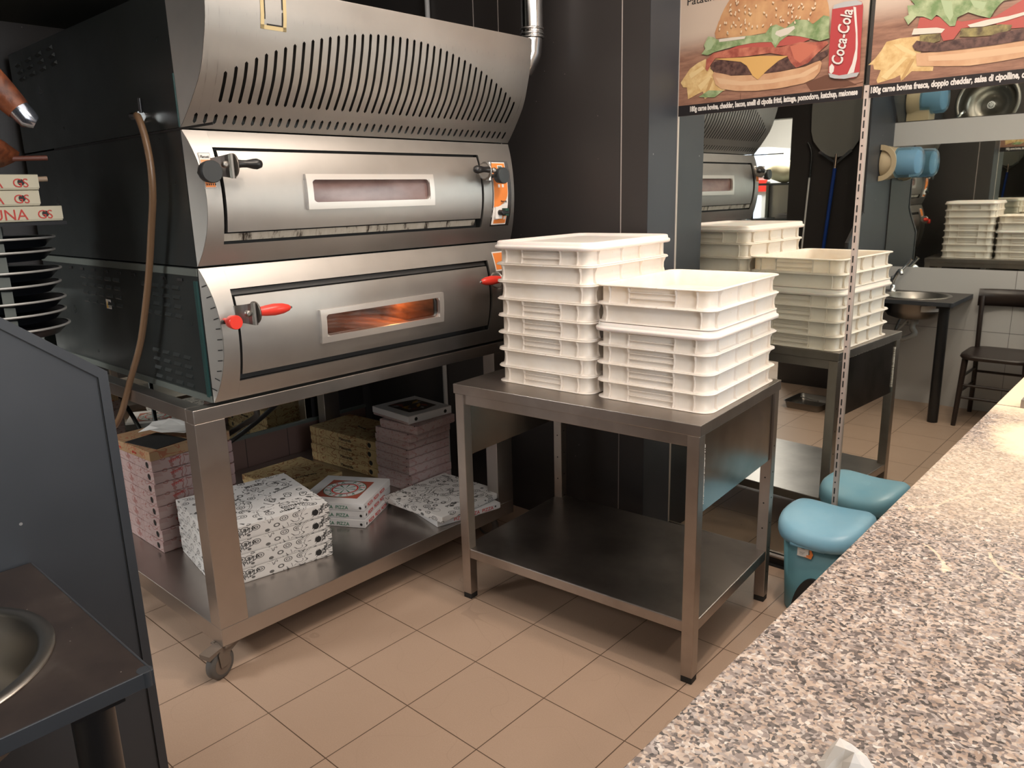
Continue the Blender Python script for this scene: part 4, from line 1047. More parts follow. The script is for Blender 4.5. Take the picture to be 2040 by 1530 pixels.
POSTER = {
    'bun_top': [(0.121,2.089),(0.114,2.109),(0.129,2.149),(0.164,2.185),(0.214,2.207),(0.256,2.223),(0.331,2.226),(0.423,2.206),(0.505,2.173),(0.538,2.136),(0.547,2.103),(0.531,2.088),(0.466,2.085),(0.394,2.081),(0.32,2.081),(0.244,2.08),(0.168,2.086)],
    'bun_low': [(0.112,1.961),(0.12,1.974),(0.19,1.948),(0.29,1.94),(0.385,1.94),(0.475,1.946),(0.526,1.962),(0.534,1.951),(0.529,1.923),(0.51,1.902),(0.472,1.89),(0.388,1.883),(0.293,1.883),(0.213,1.891),(0.152,1.905),(0.126,1.923)],
    'bun_low_lit': [(0.125,1.949),(0.232,1.923),(0.349,1.917),(0.459,1.924),(0.524,1.949),(0.521,1.933),(0.477,1.912),(0.349,1.903),(0.233,1.908),(0.142,1.925)],
    'patty': [(0.102,1.984),(0.106,2.005),(0.147,2.01),(0.228,1.996),(0.345,1.985),(0.419,1.982),(0.525,1.985),(0.555,1.994),(0.553,1.975),(0.527,1.96),(0.457,1.948),(0.366,1.94),(0.27,1.943),(0.19,1.95),(0.124,1.968)],
    'bacon': [(0.081,1.986),(0.084,2.018),(0.113,2.039),(0.166,2.043),(0.265,2.04),(0.38,2.024),(0.452,2.031),(0.505,2.023),(0.546,2.021),(0.554,2.013),(0.518,1.986),(0.485,1.957),(0.443,1.946),(0.423,1.965),(0.407,1.99),(0.343,2.009),(0.267,2.009),(0.188,2.012),(0.122,2.02),(0.106,2.001),(0.09,1.976)],
    'bacon_lit': [(0.416,2.022),(0.463,2.026),(0.516,2.009),(0.49,1.983),(0.456,1.961),(0.434,1.977)],
    'tomato': [(0.162,2.04),(0.225,2.054),(0.322,2.055),(0.414,2.056),(0.468,2.051),(0.487,2.035),(0.452,2.027),(0.379,2.027),(0.304,2.028),(0.227,2.031)],
    'lettuce': [(0.062,2.042),(0.078,2.058),(0.072,2.073),(0.089,2.102),(0.11,2.096),(0.132,2.082),(0.184,2.078),(0.224,2.083),(0.283,2.078),(0.321,2.079),(0.338,2.1),(0.36,2.103),(0.394,2.085),(0.432,2.108),(0.475,2.1),(0.494,2.083),(0.53,2.106),(0.551,2.099),(0.552,2.077),(0.551,2.049),(0.556,2.029),(0.522,2.024),(0.497,2.034),(0.45,2.05),(0.407,2.06),(0.378,2.044),(0.361,2.023),(0.345,2.046),(0.303,2.051),(0.265,2.053),(0.206,2.051),(0.162,2.047),(0.117,2.042),(0.088,2.034)],
    'lettuce_lit': [(0.346,2.095),(0.364,2.096),(0.374,2.058),(0.361,2.033),(0.344,2.062)],
    'lettuce_lit2': [(0.082,2.086),(0.102,2.094),(0.115,2.074),(0.104,2.055),(0.083,2.05)],
    'mayo': [(0.358,2.07),(0.362,2.08),(0.394,2.085),(0.427,2.088),(0.431,2.079),(0.406,2.063),(0.378,2.058)],
    'mayo2': [(0.136,2.085),(0.184,2.084),(0.244,2.08),(0.24,2.072),(0.185,2.073),(0.136,2.075)],
    'cheese': [(0.114,2.018),(0.228,2.008),(0.306,2.004),(0.411,1.99),(0.375,1.978),(0.332,1.949),(0.299,1.922),(0.278,1.938),(0.253,1.976),(0.228,1.993),(0.172,2.005)],
    'fries': [(-0.028,1.947),(0.012,1.994),(0.046,2.012),(0.08,2.022),(0.107,1.983),(0.12,1.96),(0.139,1.915),(0.168,1.899),(0.127,1.891),(0.081,1.875),(0.072,1.904),(0.046,1.895),(0.007,1.881),(0.001,1.926),(-0.016,1.928)],
    'fries_lit': [(0.049,1.928),(0.103,1.962),(0.108,1.951),(0.063,1.908)],
    'fries_lit2': [(0.009,1.973),(0.068,1.998),(0.077,1.987),(0.018,1.957)],
    'fries_dark': [(0.104,1.951),(0.117,1.946),(0.087,1.88),(0.077,1.885)],
    'leaf': [(0.055,1.885),(0.097,1.905),(0.16,1.898),(0.124,1.877),(0.081,1.881)],
    'can': [(0.559,2.12),(0.565,2.131),(0.598,2.138),(0.64,2.136),(0.657,2.128),(0.662,2.115),(0.664,1.995),(0.667,1.903),(0.65,1.889),(0.6,1.89),(0.568,1.902),(0.561,1.916),(0.558,1.993)],
    'can_top': [(0.561,2.121),(0.565,2.133),(0.598,2.138),(0.64,2.136),(0.658,2.126),(0.657,2.119),(0.615,2.12),(0.583,2.121)],
    'can_bot': [(0.561,1.914),(0.599,1.902),(0.666,1.905),(0.659,1.892),(0.617,1.889),(0.583,1.894),(0.567,1.9)],
    'can_wave': [(0.63,2.117),(0.639,2.114),(0.649,2.043),(0.654,1.996),(0.655,1.949),(0.648,1.906),(0.626,1.902),(0.64,1.935),(0.648,1.981),(0.645,2.029)],
    'recyc': [(0.563,1.935),(0.571,1.944),(0.58,1.933),(0.579,1.917),(0.571,1.91),(0.564,1.917)],
    'fries2': [(0.692,1.925),(0.715,1.946),(0.731,1.967),(0.745,1.991),(0.786,1.996),(0.847,1.994),(0.864,1.974),(0.852,1.938),(0.896,1.895),(0.895,1.882),(0.832,1.889),(0.801,1.862),(0.797,1.881),(0.781,1.874),(0.727,1.863),(0.723,1.873),(0.734,1.904),(0.712,1.909),(0.708,1.925)],
    'fries2_lit': [(0.767,1.98),(0.788,1.977),(0.842,1.942),(0.838,1.935),(0.8,1.953)],
    'fries2_lit2': [(0.736,1.882),(0.802,1.937),(0.815,1.933),(0.755,1.872)],
    'fries2_dark': [(0.828,1.928),(0.838,1.927),(0.808,1.864),(0.799,1.867)],
    'bun2': [(0.84,1.942),(0.926,1.938),(0.997,1.939),(1.065,1.939),(1.143,1.94),(1.149,1.892),(1.071,1.887),(1.002,1.885),(0.931,1.892),(0.846,1.903),(0.842,1.927)],
    'bun2_lit': [(0.878,1.93),(0.975,1.925),(1.066,1.925),(1.143,1.924),(1.145,1.907),(1.069,1.905),(0.977,1.905),(0.88,1.914)],
    'patty2': [(0.827,1.967),(0.839,1.981),(0.899,1.965),(0.97,1.969),(1.04,1.962),(1.072,1.971),(1.14,1.973),(1.143,1.94),(1.065,1.937),(0.974,1.937),(0.902,1.939),(0.852,1.947),(0.836,1.953)],
    'cheese2': [(0.963,1.975),(0.965,1.999),(1.014,1.994),(1.07,1.995),(1.104,1.988),(1.101,1.974),(1.062,1.966),(1.005,1.969)],
    'cuke2': [(0.848,1.977),(0.847,1.997),(0.909,1.993),(0.908,1.971),(0.887,1.966),(0.857,1.972)],
    'tom2': [(0.837,2.019),(0.842,2.05),(0.892,2.045),(0.965,2.019),(1.056,2.019),(1.13,2.058),(1.139,1.976),(1.105,1.978),(1.059,1.997),(0.967,1.999),(0.947,1.97),(0.918,1.969),(0.909,1.988),(0.896,1.995)],
    'onion2': [(0.822,2.001),(0.827,2.019),(0.895,2.012),(0.92,2.004),(0.911,1.994),(0.859,1.998)],
    'onion2b': [(0.983,2.006),(1.035,2.013),(1.09,2.014),(1.134,2.02),(1.135,2.011),(1.08,2.001),(1.028,1.995),(0.991,1.998)],
    'lettuce2': [(0.794,2.058),(0.808,2.063),(0.801,2.092),(0.828,2.09),(0.836,2.111),(1.084,2.068),(1.066,2.053),(1.054,2.038),(1.043,2.016),(1.01,2.029),(0.981,2.043),(0.952,2.033),(0.948,2.009),(0.933,2.01),(0.901,2.043),(0.891,2.05),(0.878,2.037),(0.852,2.051),(0.832,2.055),(0.809,2.033)],
    'lettuce2_lit': [(0.899,2.093),(0.931,2.083),(0.94,2.042),(0.932,2.024),(0.915,2.051)],
    'lettuce2_lit2': [(0.982,2.079),(1.029,2.063),(1.022,2.043),(0.996,2.055)],
}

# ------------------------------------------------------------------ burger posters on the mirrors
PM = dict(
    wood=mat('print_wood', (0.199, 0.098, 0.063), .4), haze=mat('print_haze', (0.43, 0.347, 0.288), .4), band=mat('print_black', (0.013, 0.011, 0.012), .35),
    bun_top=mat('print_bun', (0.363, 0.186, 0.085), .4), bun_low=mat('print_bun_low', (0.414, 0.242, 0.136), .4), bun_low_lit=mat('print_bun_pale', (0.486, 0.327, 0.203), .4),
    patty=mat('print_patty', (0.06, 0.031, 0.025), .4), bacon=mat('print_bacon', (0.272, 0.077, 0.054), .4), bacon_lit=mat('print_bacon_pale', (0.389, 0.118, 0.076), .4), tomato=mat('print_tomato', (0.322, 0.068, 0.056), .4),
    lettuce=mat('print_lettuce', (0.159, 0.224, 0.106), .4), lettuce_lit=mat('print_lettuce_pale', (0.274, 0.344, 0.203), .4), mayo=mat('print_mayo', (0.48, 0.445, 0.386), .4), cheese=mat('print_cheese', (0.477, 0.288, 0.099), .4),
    fries=mat('print_fries', (0.469, 0.321, 0.138), .4), fries_lit=mat('print_fries_pale', (0.542, 0.412, 0.212), .4), fries_dark=mat('print_fries_deep', (0.366, 0.23, 0.095), .4),
    can=mat('print_red', (0.32, 0.042, 0.045), .35), can_top=mat('print_silver', (0.326, 0.338, 0.344), .35), white=mat('print_white', (0.513, 0.49, 0.466), .4), seed=mat('print_seed', (0.539, 0.445, 0.327), .4),
    cuke=mat('print_pickle', (0.096, 0.084, 0.043), .4), pdark=mat('print_patty_dark', (0.034, 0.019, 0.016), .4), plank=mat('print_plank_line', (0.105, 0.046, 0.029), .4))
k = NT(PM['wood']); tc = k.n('TexCoord'); sp = k.n('SeparateXYZ'); k.l(tc.outputs['Object'], sp.inputs[0])
n = k.noise(k.obj((2, 2, 14)), 5, 5, .65)
wcol = k.ramp(n, [(.3, (0.138, 0.067, 0.046)), (.6, (0.25, 0.133, 0.09)), (.8, (0.308, 0.185, 0.13))])
f = k.n('MapRange', interpolation_type='SMOOTHSTEP'); k.l(sp.outputs[2], f.inputs[0]); f.inputs[1].default_value = -.17; f.inputs[2].default_value = -.07
k.col(k.mix(f.outputs[0], wcol, (0.419, 0.339, 0.277)))
for nm, a, b_ in (('bun_top', (0.286, 0.12, 0.059), (0.458, 0.273, 0.132)), ('patty', (0.035, 0.016, 0.015), (0.118, 0.063, 0.051)), ('lettuce', (0.114, 0.182, 0.071), (0.311, 0.361, 0.213)), ('bun_low', (0.381, 0.208, 0.116), (0.476, 0.304, 0.181)), ('bacon', (0.215, 0.049, 0.036), (0.408, 0.143, 0.094)), ('fries', (0.417, 0.269, 0.109), (0.549, 0.408, 0.205)), ('cuke', (0.071, 0.052, 0.027), (0.241, 0.204, 0.081))):
    k = NT(PM[nm]); sc_ = {'patty': 60, 'lettuce': 24, 'bun_top': 7, 'bun_low': 10, 'bacon': 22, 'fries': 30, 'cuke': 40}[nm]
    k.col(k.ramp(k.noise(k.obj(), sc_, 4, .6), [(.35, a), (.65, b_)]))
PY = YM-.004
def poster(name, lab, x0, x1, layers, seeds):
    t = thing(name, lab, 'poster', ((x0+x1)/2, PY, 2.2))
    MB().box(x0, x1, PY, PY+.003, 1.819, 2.62).build('sheet', PM['wood'], t, True)
    MB().box(x0, x1, PY-.0006, PY-.0001, 1.819, 1.859).build('text_band', PM['band'], t, True)
    q = MB(); mats = []
    q2 = None
    for i, (nm, mt) in enumerate(layers):
        if mt not in mats: mats.append(mt)
        y = PY-.0005-.00025*i
        q.mat(mats.index(mt)).add([(x, y, z) for x, z in POSTER[nm] if True], [list(range(len(POSTER[nm])))])
    ys = PY-.0005-.00025*len(layers)
    if seeds:
        mats.append('seed'); q.mat(mats.index('seed')); random.seed(11); cnt = 0
        while cnt < 110:
            x, z = random.uniform(.13, .53), random.uniform(2.092, 2.30)
            if ((x-.335)/.215)**2+((z-2.09)/.20)**2 > .92 or z < 2.095+.03*abs(x-.33): continue
            a = random.uniform(-.9, .9)+1.57; l = .0052; w_ = .0026; cnt += 1
            q.add([(x+l*math.cos(a)*math.cos(b_)-w_*math.sin(a)*math.sin(b_), ys, z+l*math.sin(a)*math.cos(b_)+w_*math.cos(a)*math.sin(b_)) for b_ in [2*math.pi*i/8 for i in range(8)]], [list(range(8))])
    q.build('printed_picture', [PM[m_] for m_ in mats], t, True)
    return t
def clip(nm):
    POSTER[nm] = [(min(max(x, POSTER_X[0]), POSTER_X[1]), z) for x, z in POSTER[nm]]
POSTER['bun_dome'] = [(.335+.215*math.cos(a), 2.088+.20*math.sin(a)) for a in [math.pi*i/24 for i in range(25)]]
POSTER['plank_a'] = [(.23, 1.859), (.232, 1.859), (.232, 1.882), (.23, 1.882)]
POSTER['plank_b'] = [(.60, 1.859), (.68, 1.872), (.68, 1.874), (.585, 1.859)]
POSTER['shade_a'] = [(.48, 1.89), (.55, 1.91), (.60, 1.90), (.66, 1.865), (.50, 1.862)]
p1 = poster('burger_poster', 'burger poster with bacon, fries and a red cola can, above the first wall mirror', -.041, .679,
    [('shade_a', 'plank'), ('plank_a', 'plank'), ('plank_b', 'plank'), ('bun_dome', 'bun_top'), ('bun_top', 'bun_top'), ('fries', 'fries'), ('fries_lit', 'fries_lit'), ('fries_lit2', 'fries_lit'), ('fries_dark', 'fries_dark'), ('leaf', 'lettuce'), ('bun_low', 'bun_low'), ('bun_low_lit', 'bun_low_lit'),
     ('patty', 'patty'), ('tomato', 'tomato'), ('bacon', 'bacon'), ('bacon_lit', 'bacon_lit'), ('cheese', 'cheese'), ('lettuce', 'lettuce'), ('lettuce_lit', 'lettuce_lit'), ('lettuce_lit2', 'lettuce_lit'), ('mayo', 'mayo'), ('mayo2', 'mayo'),
     ('can', 'can'), ('can_top', 'can_top'), ('can_bot', 'can_top'), ('can_wave', 'white'), ('recyc', 'white')], True)
for kk in ('bun2', 'patty2', 'tom2', 'onion2b', 'bun2_lit', 'lettuce2'):
    pass
POSTER['bun2'] += []
# the second picture runs on past the frame
def ext(nm, pts): POSTER[nm] = pts
poster2 = dict(bun2=[(1.155, 1.95), (1.45, 1.95), (1.52, 1.93), (1.45, 1.88), (1.155, 1.885)], patty2=[(1.155, 1.985), (1.5, 2.0), (1.53, 1.97), (1.5, 1.945), (1.155, 1.952)], tom2=[(1.155, 2.08), (1.5, 2.08), (1.5, 2.0), (1.155, 1.985)], lettuce2=[(.80, 2.12), (1.55, 2.12), (1.55, 2.06), (.85, 2.06)])
for n_, p_ in poster2.items(): POSTER[n_+'_run'] = p_
POSTER['dome2'] = [(1.17+.36*math.cos(a), 2.10+.26*math.sin(a)) for a in [math.pi*i/24 for i in range(25)]]
p2 = poster('burger_poster', 'burger poster with pickles, onion and lettuce, to the far side of the slotted rail', .700, 1.62,
    [('dome2', 'bun_top'), ('fries2', 'fries'), ('fries2_lit', 'fries_lit'), ('fries2_lit2', 'fries_lit'), ('fries2_dark', 'fries_dark'), ('bun2_run', 'bun_low'), ('bun2', 'bun_low'), ('bun2_lit', 'bun_low_lit'), ('tom2_run', 'tomato'), ('tom2', 'tomato'), ('cuke2', 'cuke'), ('cheese2', 'cuke'), ('patty2_run', 'patty'), ('patty2', 'patty'),
     ('onion2', 'mayo'), ('onion2b', 'mayo'), ('lettuce2_run', 'lettuce'), ('lettuce2', 'lettuce'), ('lettuce2_lit', 'lettuce_lit'), ('lettuce2_lit2', 'lettuce_lit')], False)
for nm in ('printwhite',): M[nm] = PM['white']
def ptext(t, s_, size, x, z, sx, m_='printwhite', off=0., shear=0., rot=0, dy=.0012):
    inv_ = parent_matrix(t).inverted(); c_, s2 = math.cos(rot), math.sin(rot)
    mw = inv_ @ frame((x, PY-dy, z), (c_, 0, s2), (-s2, 0, c_))
    return text(s_, size, m_, t, mw, sx=sx, off=off, shear=shear)
def fit(t, s_, x0, x1, z, size, **kw):
    o = ptext(t, s_, size, x0, z, 1., **kw)
    xs_ = [v.co.x for v in o.data.vertices]; w_ = max(xs_)-min(xs_); mn = min(xs_)
    for v in o.data.vertices: v.co.x = mn+(v.co.x-mn)*(x1-x0)/w_
    return o
fit(p1, '180g carne bovina, cheddar, bacon, anelli di cipolla fritti, lattuga, pomodoro, ketchup, maionese', .013, .660, 1.8335, .027, off=.0011)
fit(p2, '180g carne bovina fresca, doppio cheddar, salsa di cipolline, cetrioli agrodolce', .703, 1.27, 1.8335, .027, off=.0011)
fit(p1, 'Patatine, ', -.010, .135, 2.228, .040, m_='ink')
o = ptext(p1, 'Coca-Cola', .056, .606, 1.930, 1., off=.0010, shear=.35, rot=math.pi/2-.10, dy=.0095)
# scale the word along its own direction to the can's height
xs_ = [v.co for v in o.data.vertices]
zmin, zmax = min(c.z for c in xs_), max(c.z for c in xs_)
for c in xs_: c.z = zmin+(c.z-zmin)*(.172/(zmax-zmin))

# ------------------------------------------------------------------ blue pedal bin
bn = thing('pedal_bin', 'pale blue plastic pedal bin with a saddle-shaped lid by the wall mirror', 'bin', (.742, 1.402, 0), math.radians(2))
def sup(hw, hd, z, n=40, e=3.0, dz=None, ox=0):
    out = []
    for i in range(n):
        a = 2*math.pi*i/n; c_, s_ = math.cos(a), math.sin(a)
        x = hw*abs(c_)**(2/e)*(1 if c_ >= 0 else -1); y = hd*abs(s_)**(2/e)*(1 if s_ >= 0 else -1)
        out.append((x+ox, y, z*1.075+(dz(x/hw, y/hd) if dz else 0)))
    return out
saddle = lambda u, v: .020*u*u-.012*v*v
m = MB()
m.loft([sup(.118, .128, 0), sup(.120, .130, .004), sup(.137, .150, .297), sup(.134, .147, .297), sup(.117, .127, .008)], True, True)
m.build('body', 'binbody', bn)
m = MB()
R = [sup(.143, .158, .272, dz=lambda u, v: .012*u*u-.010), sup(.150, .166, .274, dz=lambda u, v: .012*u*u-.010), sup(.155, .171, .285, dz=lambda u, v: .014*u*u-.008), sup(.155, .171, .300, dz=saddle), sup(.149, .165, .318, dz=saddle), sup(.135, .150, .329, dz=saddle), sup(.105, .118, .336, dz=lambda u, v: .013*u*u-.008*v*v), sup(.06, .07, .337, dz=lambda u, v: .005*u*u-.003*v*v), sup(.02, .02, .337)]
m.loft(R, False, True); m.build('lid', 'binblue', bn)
m = MB().loft([sup(.06, .002, .262, 20), sup(.062, .008, .268, 20), sup(.06, .004, .276, 20)]); o = m.build('lid_lip', 'binblue', bn); o.location = (-.015, -.160, 0)
m = MB(); N = 20
pts = [(.075*math.cos(math.pi*i/N), .165*math.sin(math.pi*i/N)) for i in range(N+1)]
o = m.prism(pts, -.152, -.120, 'y').build('pedal_recess', 'gap', bn); o.location = (.012, .0, .002); o.rotation_euler = (.0, 0, 0)
MB().box(-.035, .045, -.165, -.13, .012, .026).build('pedal', 'black', bn, False, .004)
m = MB().box(-.020, .020, -.001, 0, -.022, .022)
m.mat(1).prism([(.004, -.0215), (.030, -.024), (.036, -.006), (.028, .010), (.020, .022), (.012, .018), (.022, .006), (.024, -.008), (.015, -.016)], -.0014, -.0009, 'y')
m.mat(3).prism([(.008, .018), (.021, .022), (.022, .012), (.012, .011)], -.0015, -.001, 'y')
m.mat(0).prism([(-.018, -.020), (.020, -.020), (.018, .018), (-.018, .020)], -.0018, -.0012, 'y')
m.mat(2).prism([(-.0+.013*math.cos(a), .013+.0065*math.sin(a)) for a in [2*math.pi*i/16 for i in range(16)]], -.0021, -.0016, 'y')
m.mat(0).prism([(-.0+.009*math.cos(a), .013+.004*math.sin(a)) for a in [2*math.pi*i/16 for i in range(16)]], -.0024, -.0019, 'y')
for i in range(3): m.mat(2).box(-.012, .008-.003*i, -.0022, -.0018, -.006-.004*i, -.0052-.004*i)
m.mat(1).prism([(.017+.0045*math.cos(a), -.015+.004*math.sin(a)) for a in [2*math.pi*i/12 for i in range(12)]], -.0024, -.0019, 'y')
o = m.build('product_label', ['label', 'orange', 'ink', mat('label_green', (.25, .42, .10), .5)], bn); o.location = (-.030, -.1505, .268); o.rotation_euler = (-.067, 0, 0)

# ------------------------------------------------------------------ granite counter
ct = thing('granite_counter', 'speckled granite serving counter dusted with flour in the right foreground', 'counter', (1.75, 0, 0))
CX, CZ = 1.279, .95
MB().box(CX, 2.15, -1.40, 1.036, CZ-.03, CZ).build('counter_slab', 'granite', ct, True, .002)
MB().box(CX, 2.15, 1.046, 1.58, CZ-.03, CZ).build('counter_slab', 'granite', ct, True, .002)
MB().box(CX+.03, 2.10, -1.38, 1.57, 0, CZ-.03).build('cabinet', 'slate', ct, True)
MB().box(CX+.001, 1.36, 1.036, 1.046, CZ-.029, CZ-.002).build('joint', 'blackbase', ct, True)
tag(MB().box(1.335, 1.375, 1.03, 1.075, CZ, CZ+.022).build('metal_block', 'dull_metal'), 'small dusty metal block at the joint of the granite counter', 'block')
m = MB(); random.seed(21); n_ = 7
P_ = []
for i in range(n_):
    for j in range(n_):
        u, v = (i/(n_-1)-.5), (j/(n_-1)-.5)
        P_.append((u*.040+random.uniform(-.003, .003), v*.04+random.uniform(-.004, .004), .004+.022*max(0, 1-4*(u*u+v*v))+random.uniform(0, .010)))
m.add(P_, [(i*n_+j, (i+1)*n_+j, (i+1)*n_+j+1, i*n_+j+1) for i in range(n_-1) for j in range(n_-1)])
o = m.build('paper_napkin', mat('thin_napkin', (.50, .47, .44), .7)); o.location = (1.452, -.585, CZ); sd = o.modifiers.new('t', 'SOLIDIFY'); sd.thickness = .0008
tag(o, 'crumpled white paper napkin on the near edge of the granite counter', 'napkin')

# ------------------------------------------------------------------ peel and poker on the black wall
pe = thing('pizza_peel', 'large aluminium pizza peel with a blue pole on the black wall, seen in the mirror', 'peel', (-.56, YO+.03, 0))
Y = YO+.028
pr = [(-.315, 2.22), (-.68, 2.22), (-.684, 2.06), (-.68, 1.93), (-.66, 1.86), (-.60, 1.785), (-.535, 1.745), (-.488, 1.735), (-.44, 1.745), (-.37, 1.79), (-.335, 1.845), (-.322, 1.95)]
MB().prism(pr, Y-.001, Y+.001, 'y').build('blade', 'steel_dark', pe, True)
m = MB()
m.prism([(-.615, 1.775), (-.60, 1.79), (-.48, 1.70), (-.49, 1.69)], Y, Y+.008, 'y').prism([(-.37, 1.775), (-.385, 1.79), (-.485, 1.705), (-.475, 1.69)], Y, Y+.008, 'y')
m.tube([(-.484, Y+.006, 1.76), (-.486, Y+.007, 1.66)], [.010, .015], 12); m.build('socket', 'chrome', pe, True)
MB().tube([(-.486, Y+.007, 1.675), (-.555, Y+.01, .72)], .0125, 12).build('pole', 'bluepole', pe, True)
bk = thing('oven_brush', 'thin white-handled oven rod with a black hook beside the pizza peel', 'rod', (-.70, YO+.02, 0))
MB().tube([(-.675, YO+.02, 1.60), (-.71, YO+.025, .8)], .007, 8).build('handle', 'white_paint', bk, True)
MB().tube(smooth([(-.705, YO+.02, 1.85), (-.69, YO+.02, 1.83), (-.670, YO+.02, 1.76), (-.674, YO+.02, 1.60)]), .009, 8).build('hook', 'black', bk, True)
fd = thing('baking_dish', 'low stainless baking dish left on the floor tiles, seen in the mirror under the table', 'dish', (-.35, -.86, 0), .05)
m = MB().loft([rrect(-.12, .12, -.13, .13, .03, 0), rrect(-.133, .133, -.143, .143, .035, .050), rrect(-.14, .14, -.15, .15, .035, .051), rrect(-.129, .129, -.139, .139, .03, .048), rrect(-.115, .115, -.125, .125, .03, .006)])
m.build('dish', 'dull_metal', fd)
tag(MB().tube([(-.44, -.92, .045), (-.27, -.80, .062)], .005, 8).build('tongs', 'dull_metal'), 'thin metal tongs lying across the baking dish on the floor', 'tongs')

# ------------------------------------------------------------------ pan rack behind the partition
RX, RY = -1.21, -.585
pk_ = thing('pan_rack', 'dark metal rack holding round black pizza pans beside the oven', 'rack', (RX, RY, 0))
m = MB().box(RX-.16, RX+.16, RY-.16, RY+.16, 0, .02).box(RX-.015, RX+.015, RY-.015, RY+.015, .02, 1.12); m.build('foot', 'dark_metal', pk_, True)
MB().box(RX-.16, RX+.21, RY-.16, RY+.17, 1.474, 1.484).build('shelf', 'pan', pk_, True)
for x_ in (RX-.195, ):
    MB().box(x_-.012, x_+.004, RY-.10, RY-.075, .02, 1.474).build('post', 'dark_metal', pk_, True)
    MB().box(x_-.012, x_+.004, RY+.075, RY+.10, .02, 1.474).build('post', 'dark_metal', pk_, True)
MB().box(RX+.168, RX+.172, RY-.03, RY+.0, 1.12, 1.474).build('post', 'side_trim', pk_, True)
def pan():
    r_ = bpy.data.objects.new('pizza_pan', None); COL.objects.link(r_)
    m = MB().lathe([(.155, 0), (.181, .026), (.186, .027), (.186, .030), (.179, .030), (.153, .004)], (0, 0, 0), 'z', 56); m.build('pan_body', 'pan', r_)
    MB().lathe([(.184, .0255), (.189, .027), (.189, .0325), (.182, .0325)], (0, 0, 0), 'z', 56, False).build('rim', 'panrim', r_)
    return r_
pp_ = pan(); fst = True
for z, lab, dx in ((1.405, 'shallow black pizza pan directly under the rack shelf', 0), (1.365, 'round black pizza pan, second down on the rack beside the oven', -.02), (1.305, 'round black pizza pan with a bright rim, third down on the rack', .015), (1.262, 'round black pizza pan, fourth down on the rack', -.01), (1.212, 'round black pizza pan, fifth down on the rack, bright rim', .015), (1.172, 'round black pizza pan, sixth down on the rack', .0), (1.125, 'round black pizza pan, lowest one, just above the sloping partition edge', .015)):
    o = pp_ if fst else copy_tree(pp_); fst = False
    o.location = (RX, RY+dx*.3, z); tag(o, lab, 'pan', 'round pizza pans on the rack')
pc = carton_proto(.33, .33, .0445, 'c_cream', None, [('+x', .118, .022, .0095)], [('+x', 'UNA', .044, 'redink', -.025, .006, 0), ('+x', 'GS', .036, 'redink', .095, .008, 0), ('+x', '=', .05, 'redink', -.07, -.006, 0)])
for i, (y, lab) in enumerate(((-.588, 'cream carton with red lettering, lowest and pushed furthest out on the pan rack'), (-.644, 'cream carton with red lettering, middle one on the pan rack'), (-.640, 'cream carton with red lettering, top one on the pan rack, under the brown bag'))):
    putc(pc, (-1.168, y, 1.4855+i*.0462), [.0, -.0, .0][i], lab, 'cream cartons on the pan rack')
def lump(c, rx, ry, rz_, seed, n=12, k2=8, amp=.18):
    random.seed(seed); R = []
    ph = [random.uniform(0, 6) for _ in range(6)]
    for j in range(k2+1):
        t_ = math.pi*j/k2; ring = []
        for i in range(n*2):
            a = math.pi*i/n; s_ = 1+amp*(math.sin(3*a+ph[0]+t_*2)*.5+math.sin(5*a+ph[1])*.3+math.sin(7*a-3*t_+ph[2])*.3)
            ring.append((c[0]+rx*math.sin(t_)*math.cos(a)*s_, c[1]+ry*math.sin(t_)*math.sin(a)*s_, c[2]-rz_*math.cos(t_)*(1+amp*.4*math.sin(2*a+ph[3]))))
        R.append(ring)
    return R
zb = 1.4855+3*.0462
m = MB().loft(lump((-1.15, -.625, zb+.068), .15, .13, .063, 4))
o = m.build('brown_bag', 'bagbrown'); tag(o, 'slumped orange-brown plastic bag on top of the cream cartons', 'bag')
b2 = thing('foil_pack', 'orange-brown packet with a torn silver foil end leaning over the brown bag', 'packet', (-1.08, -.5, zb+.14))
m = MB().tube([(-1.06, -.63, 1.99), (-1.04, -.58, 1.925), (-1.02, -.525, 1.85), (-1.0, -.495, 1.805)], [.055, .050, .042, .034], 14)
m.build('packet', 'bagbrown', b2, True)
MB().tube([(-1.004, -.500, 1.812), (-.985, -.478, 1.778), (-.98, -.462, 1.768)], [.033, .030, .018], 14).build('foil_end', 'foil', b2, True)
for (z, y, lab, mm_) in ((1.675, -.415, 'reddish wooden peg sticking out behind the brown bag', mat('reddish_peg', (.14, .045, .03), .5)), (1.612, -.425, 'pale wooden peg sticking out behind the cream cartons', 'wood_handle')):
    o = MB().tube([(-1.10, y-.13, z-.004), (-1.08, y, z)], .008, 8).build('wooden_peg', mm_); tag(o, lab, 'peg')
tag(MB().box(-1.30, -1.29, -.60, -.52, 1.955, 1.99).build('white_card', 'paper'), 'small white card at the far left, high beside the oven hood', 'card')

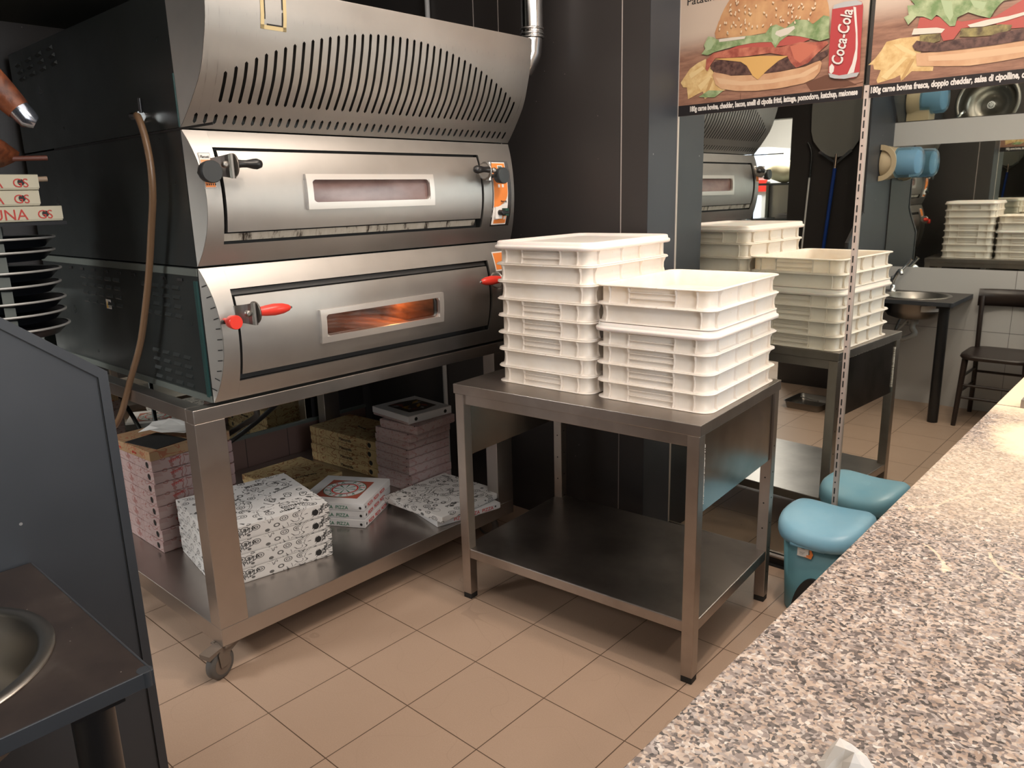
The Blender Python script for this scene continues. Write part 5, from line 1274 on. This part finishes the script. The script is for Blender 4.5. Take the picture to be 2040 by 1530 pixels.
# ------------------------------------------------------------------ next room seen through the doorway
struct(MB().box(-4.5, 4.6, -5.25, -5.2, 0, 2.9).build('wall_next_room', 'plaster'))
struct(MB().box(-4.55, -4.5, -5.2, 1.75, 0, 2.9).build('wall_outer', 'plaster'))
fg = thing('drinks_fridge', 'glass-fronted drinks fridge with a red header, seen through the doorway in the mirror', 'fridge', (-2.25, -3.7, 0))
m = MB().box(-2.65, -1.95, -4.1, -3.5, 0, 1.95).mat(1).box(-2.66, -1.94, -3.5, -3.48, 1.50, 1.62)
M['lit'] = mat('lit_fridge_panel', (.7, .8, 1), .4); bb = M['lit'].node_tree.nodes['Principled BSDF']; bb.inputs['Emission Color'].default_value = (.72, .84, 1, 1); bb.inputs['Emission Strength'].default_value = 1.1
m.build('cabinet', ['white_paint', 'red'], fg, True)
MB().box(-2.6, -2.0, -3.5, -3.49, .2, 1.46).build('door_glass', 'lit', fg, True)
MB().box(-2.64, -1.96, -3.5, -3.485, 1.66, 1.93).build('lit_header', 'lit', fg, True)
m = MB()
for i in range(5): m.box(-2.25+i*.05, -2.22+i*.05, -3.484, -3.480, 1.70, 1.75+.02*(i % 2))
m.build('header_print', 'red', fg, True)
sh = thing('shelf_unit', 'grey metal shelf unit in the room beyond the doorway', 'shelf', (-1.75, -3.1, 0))
for (x, y) in ((-1.84, -3.28), (-1.84, -2.92), (-1.30, -3.28), (-1.30, -2.92)): MB().box(x, x+.03, y, y+.03, 0, 1.60).build('post', 'side_trim', sh, True)
for z in (.3, .75, 1.22, 1.56): MB().box(-1.86, -1.25, -3.3, -2.88, z, z+.02).build('shelf_board', 'side_trim', sh, True)
MB().box(-1.84, -1.28, -3.3, -3.29, .0, 1.56).build('back_panel', 'label', sh, True)
for z in (1.242, 1.259, 1.276):
    tag(MB().box(-1.60, -1.30, -3.2, -2.95, z, z+.012).build('flat_tray', 'label'), 'pale flat tray stacked on the middle board of the shelf unit', 'tray', 'flat trays on the shelf unit')
m = MB().loft(lump((-1.58, -3.08, 1.69), .17, .13, .11, 9)); tag(m.build('bread_bag', 'bread_bag'), 'cream plastic bread bag with blue print on top of the shelf unit', 'bag')
m = MB().loft(lump((-2.0, -3.0, 1.35), .09, .06, .24, 12)); o = m.build('hanging_cloth', 'bread_bag'); tag(o, 'crumpled cream bag hanging between the fridge and the shelf unit', 'bag')
tag(MB().tube([(-2.0, -3.0, 1.58), (-2.0, -3.0, 1.72)], .006, 6).tube([(-2.0, -3.0, 1.72), (-1.86, -2.95, 1.58)], .006, 6).build('hanging_hook', 'side_trim'), 'thin metal hook holding the cream bag by the shelf unit', 'hook')
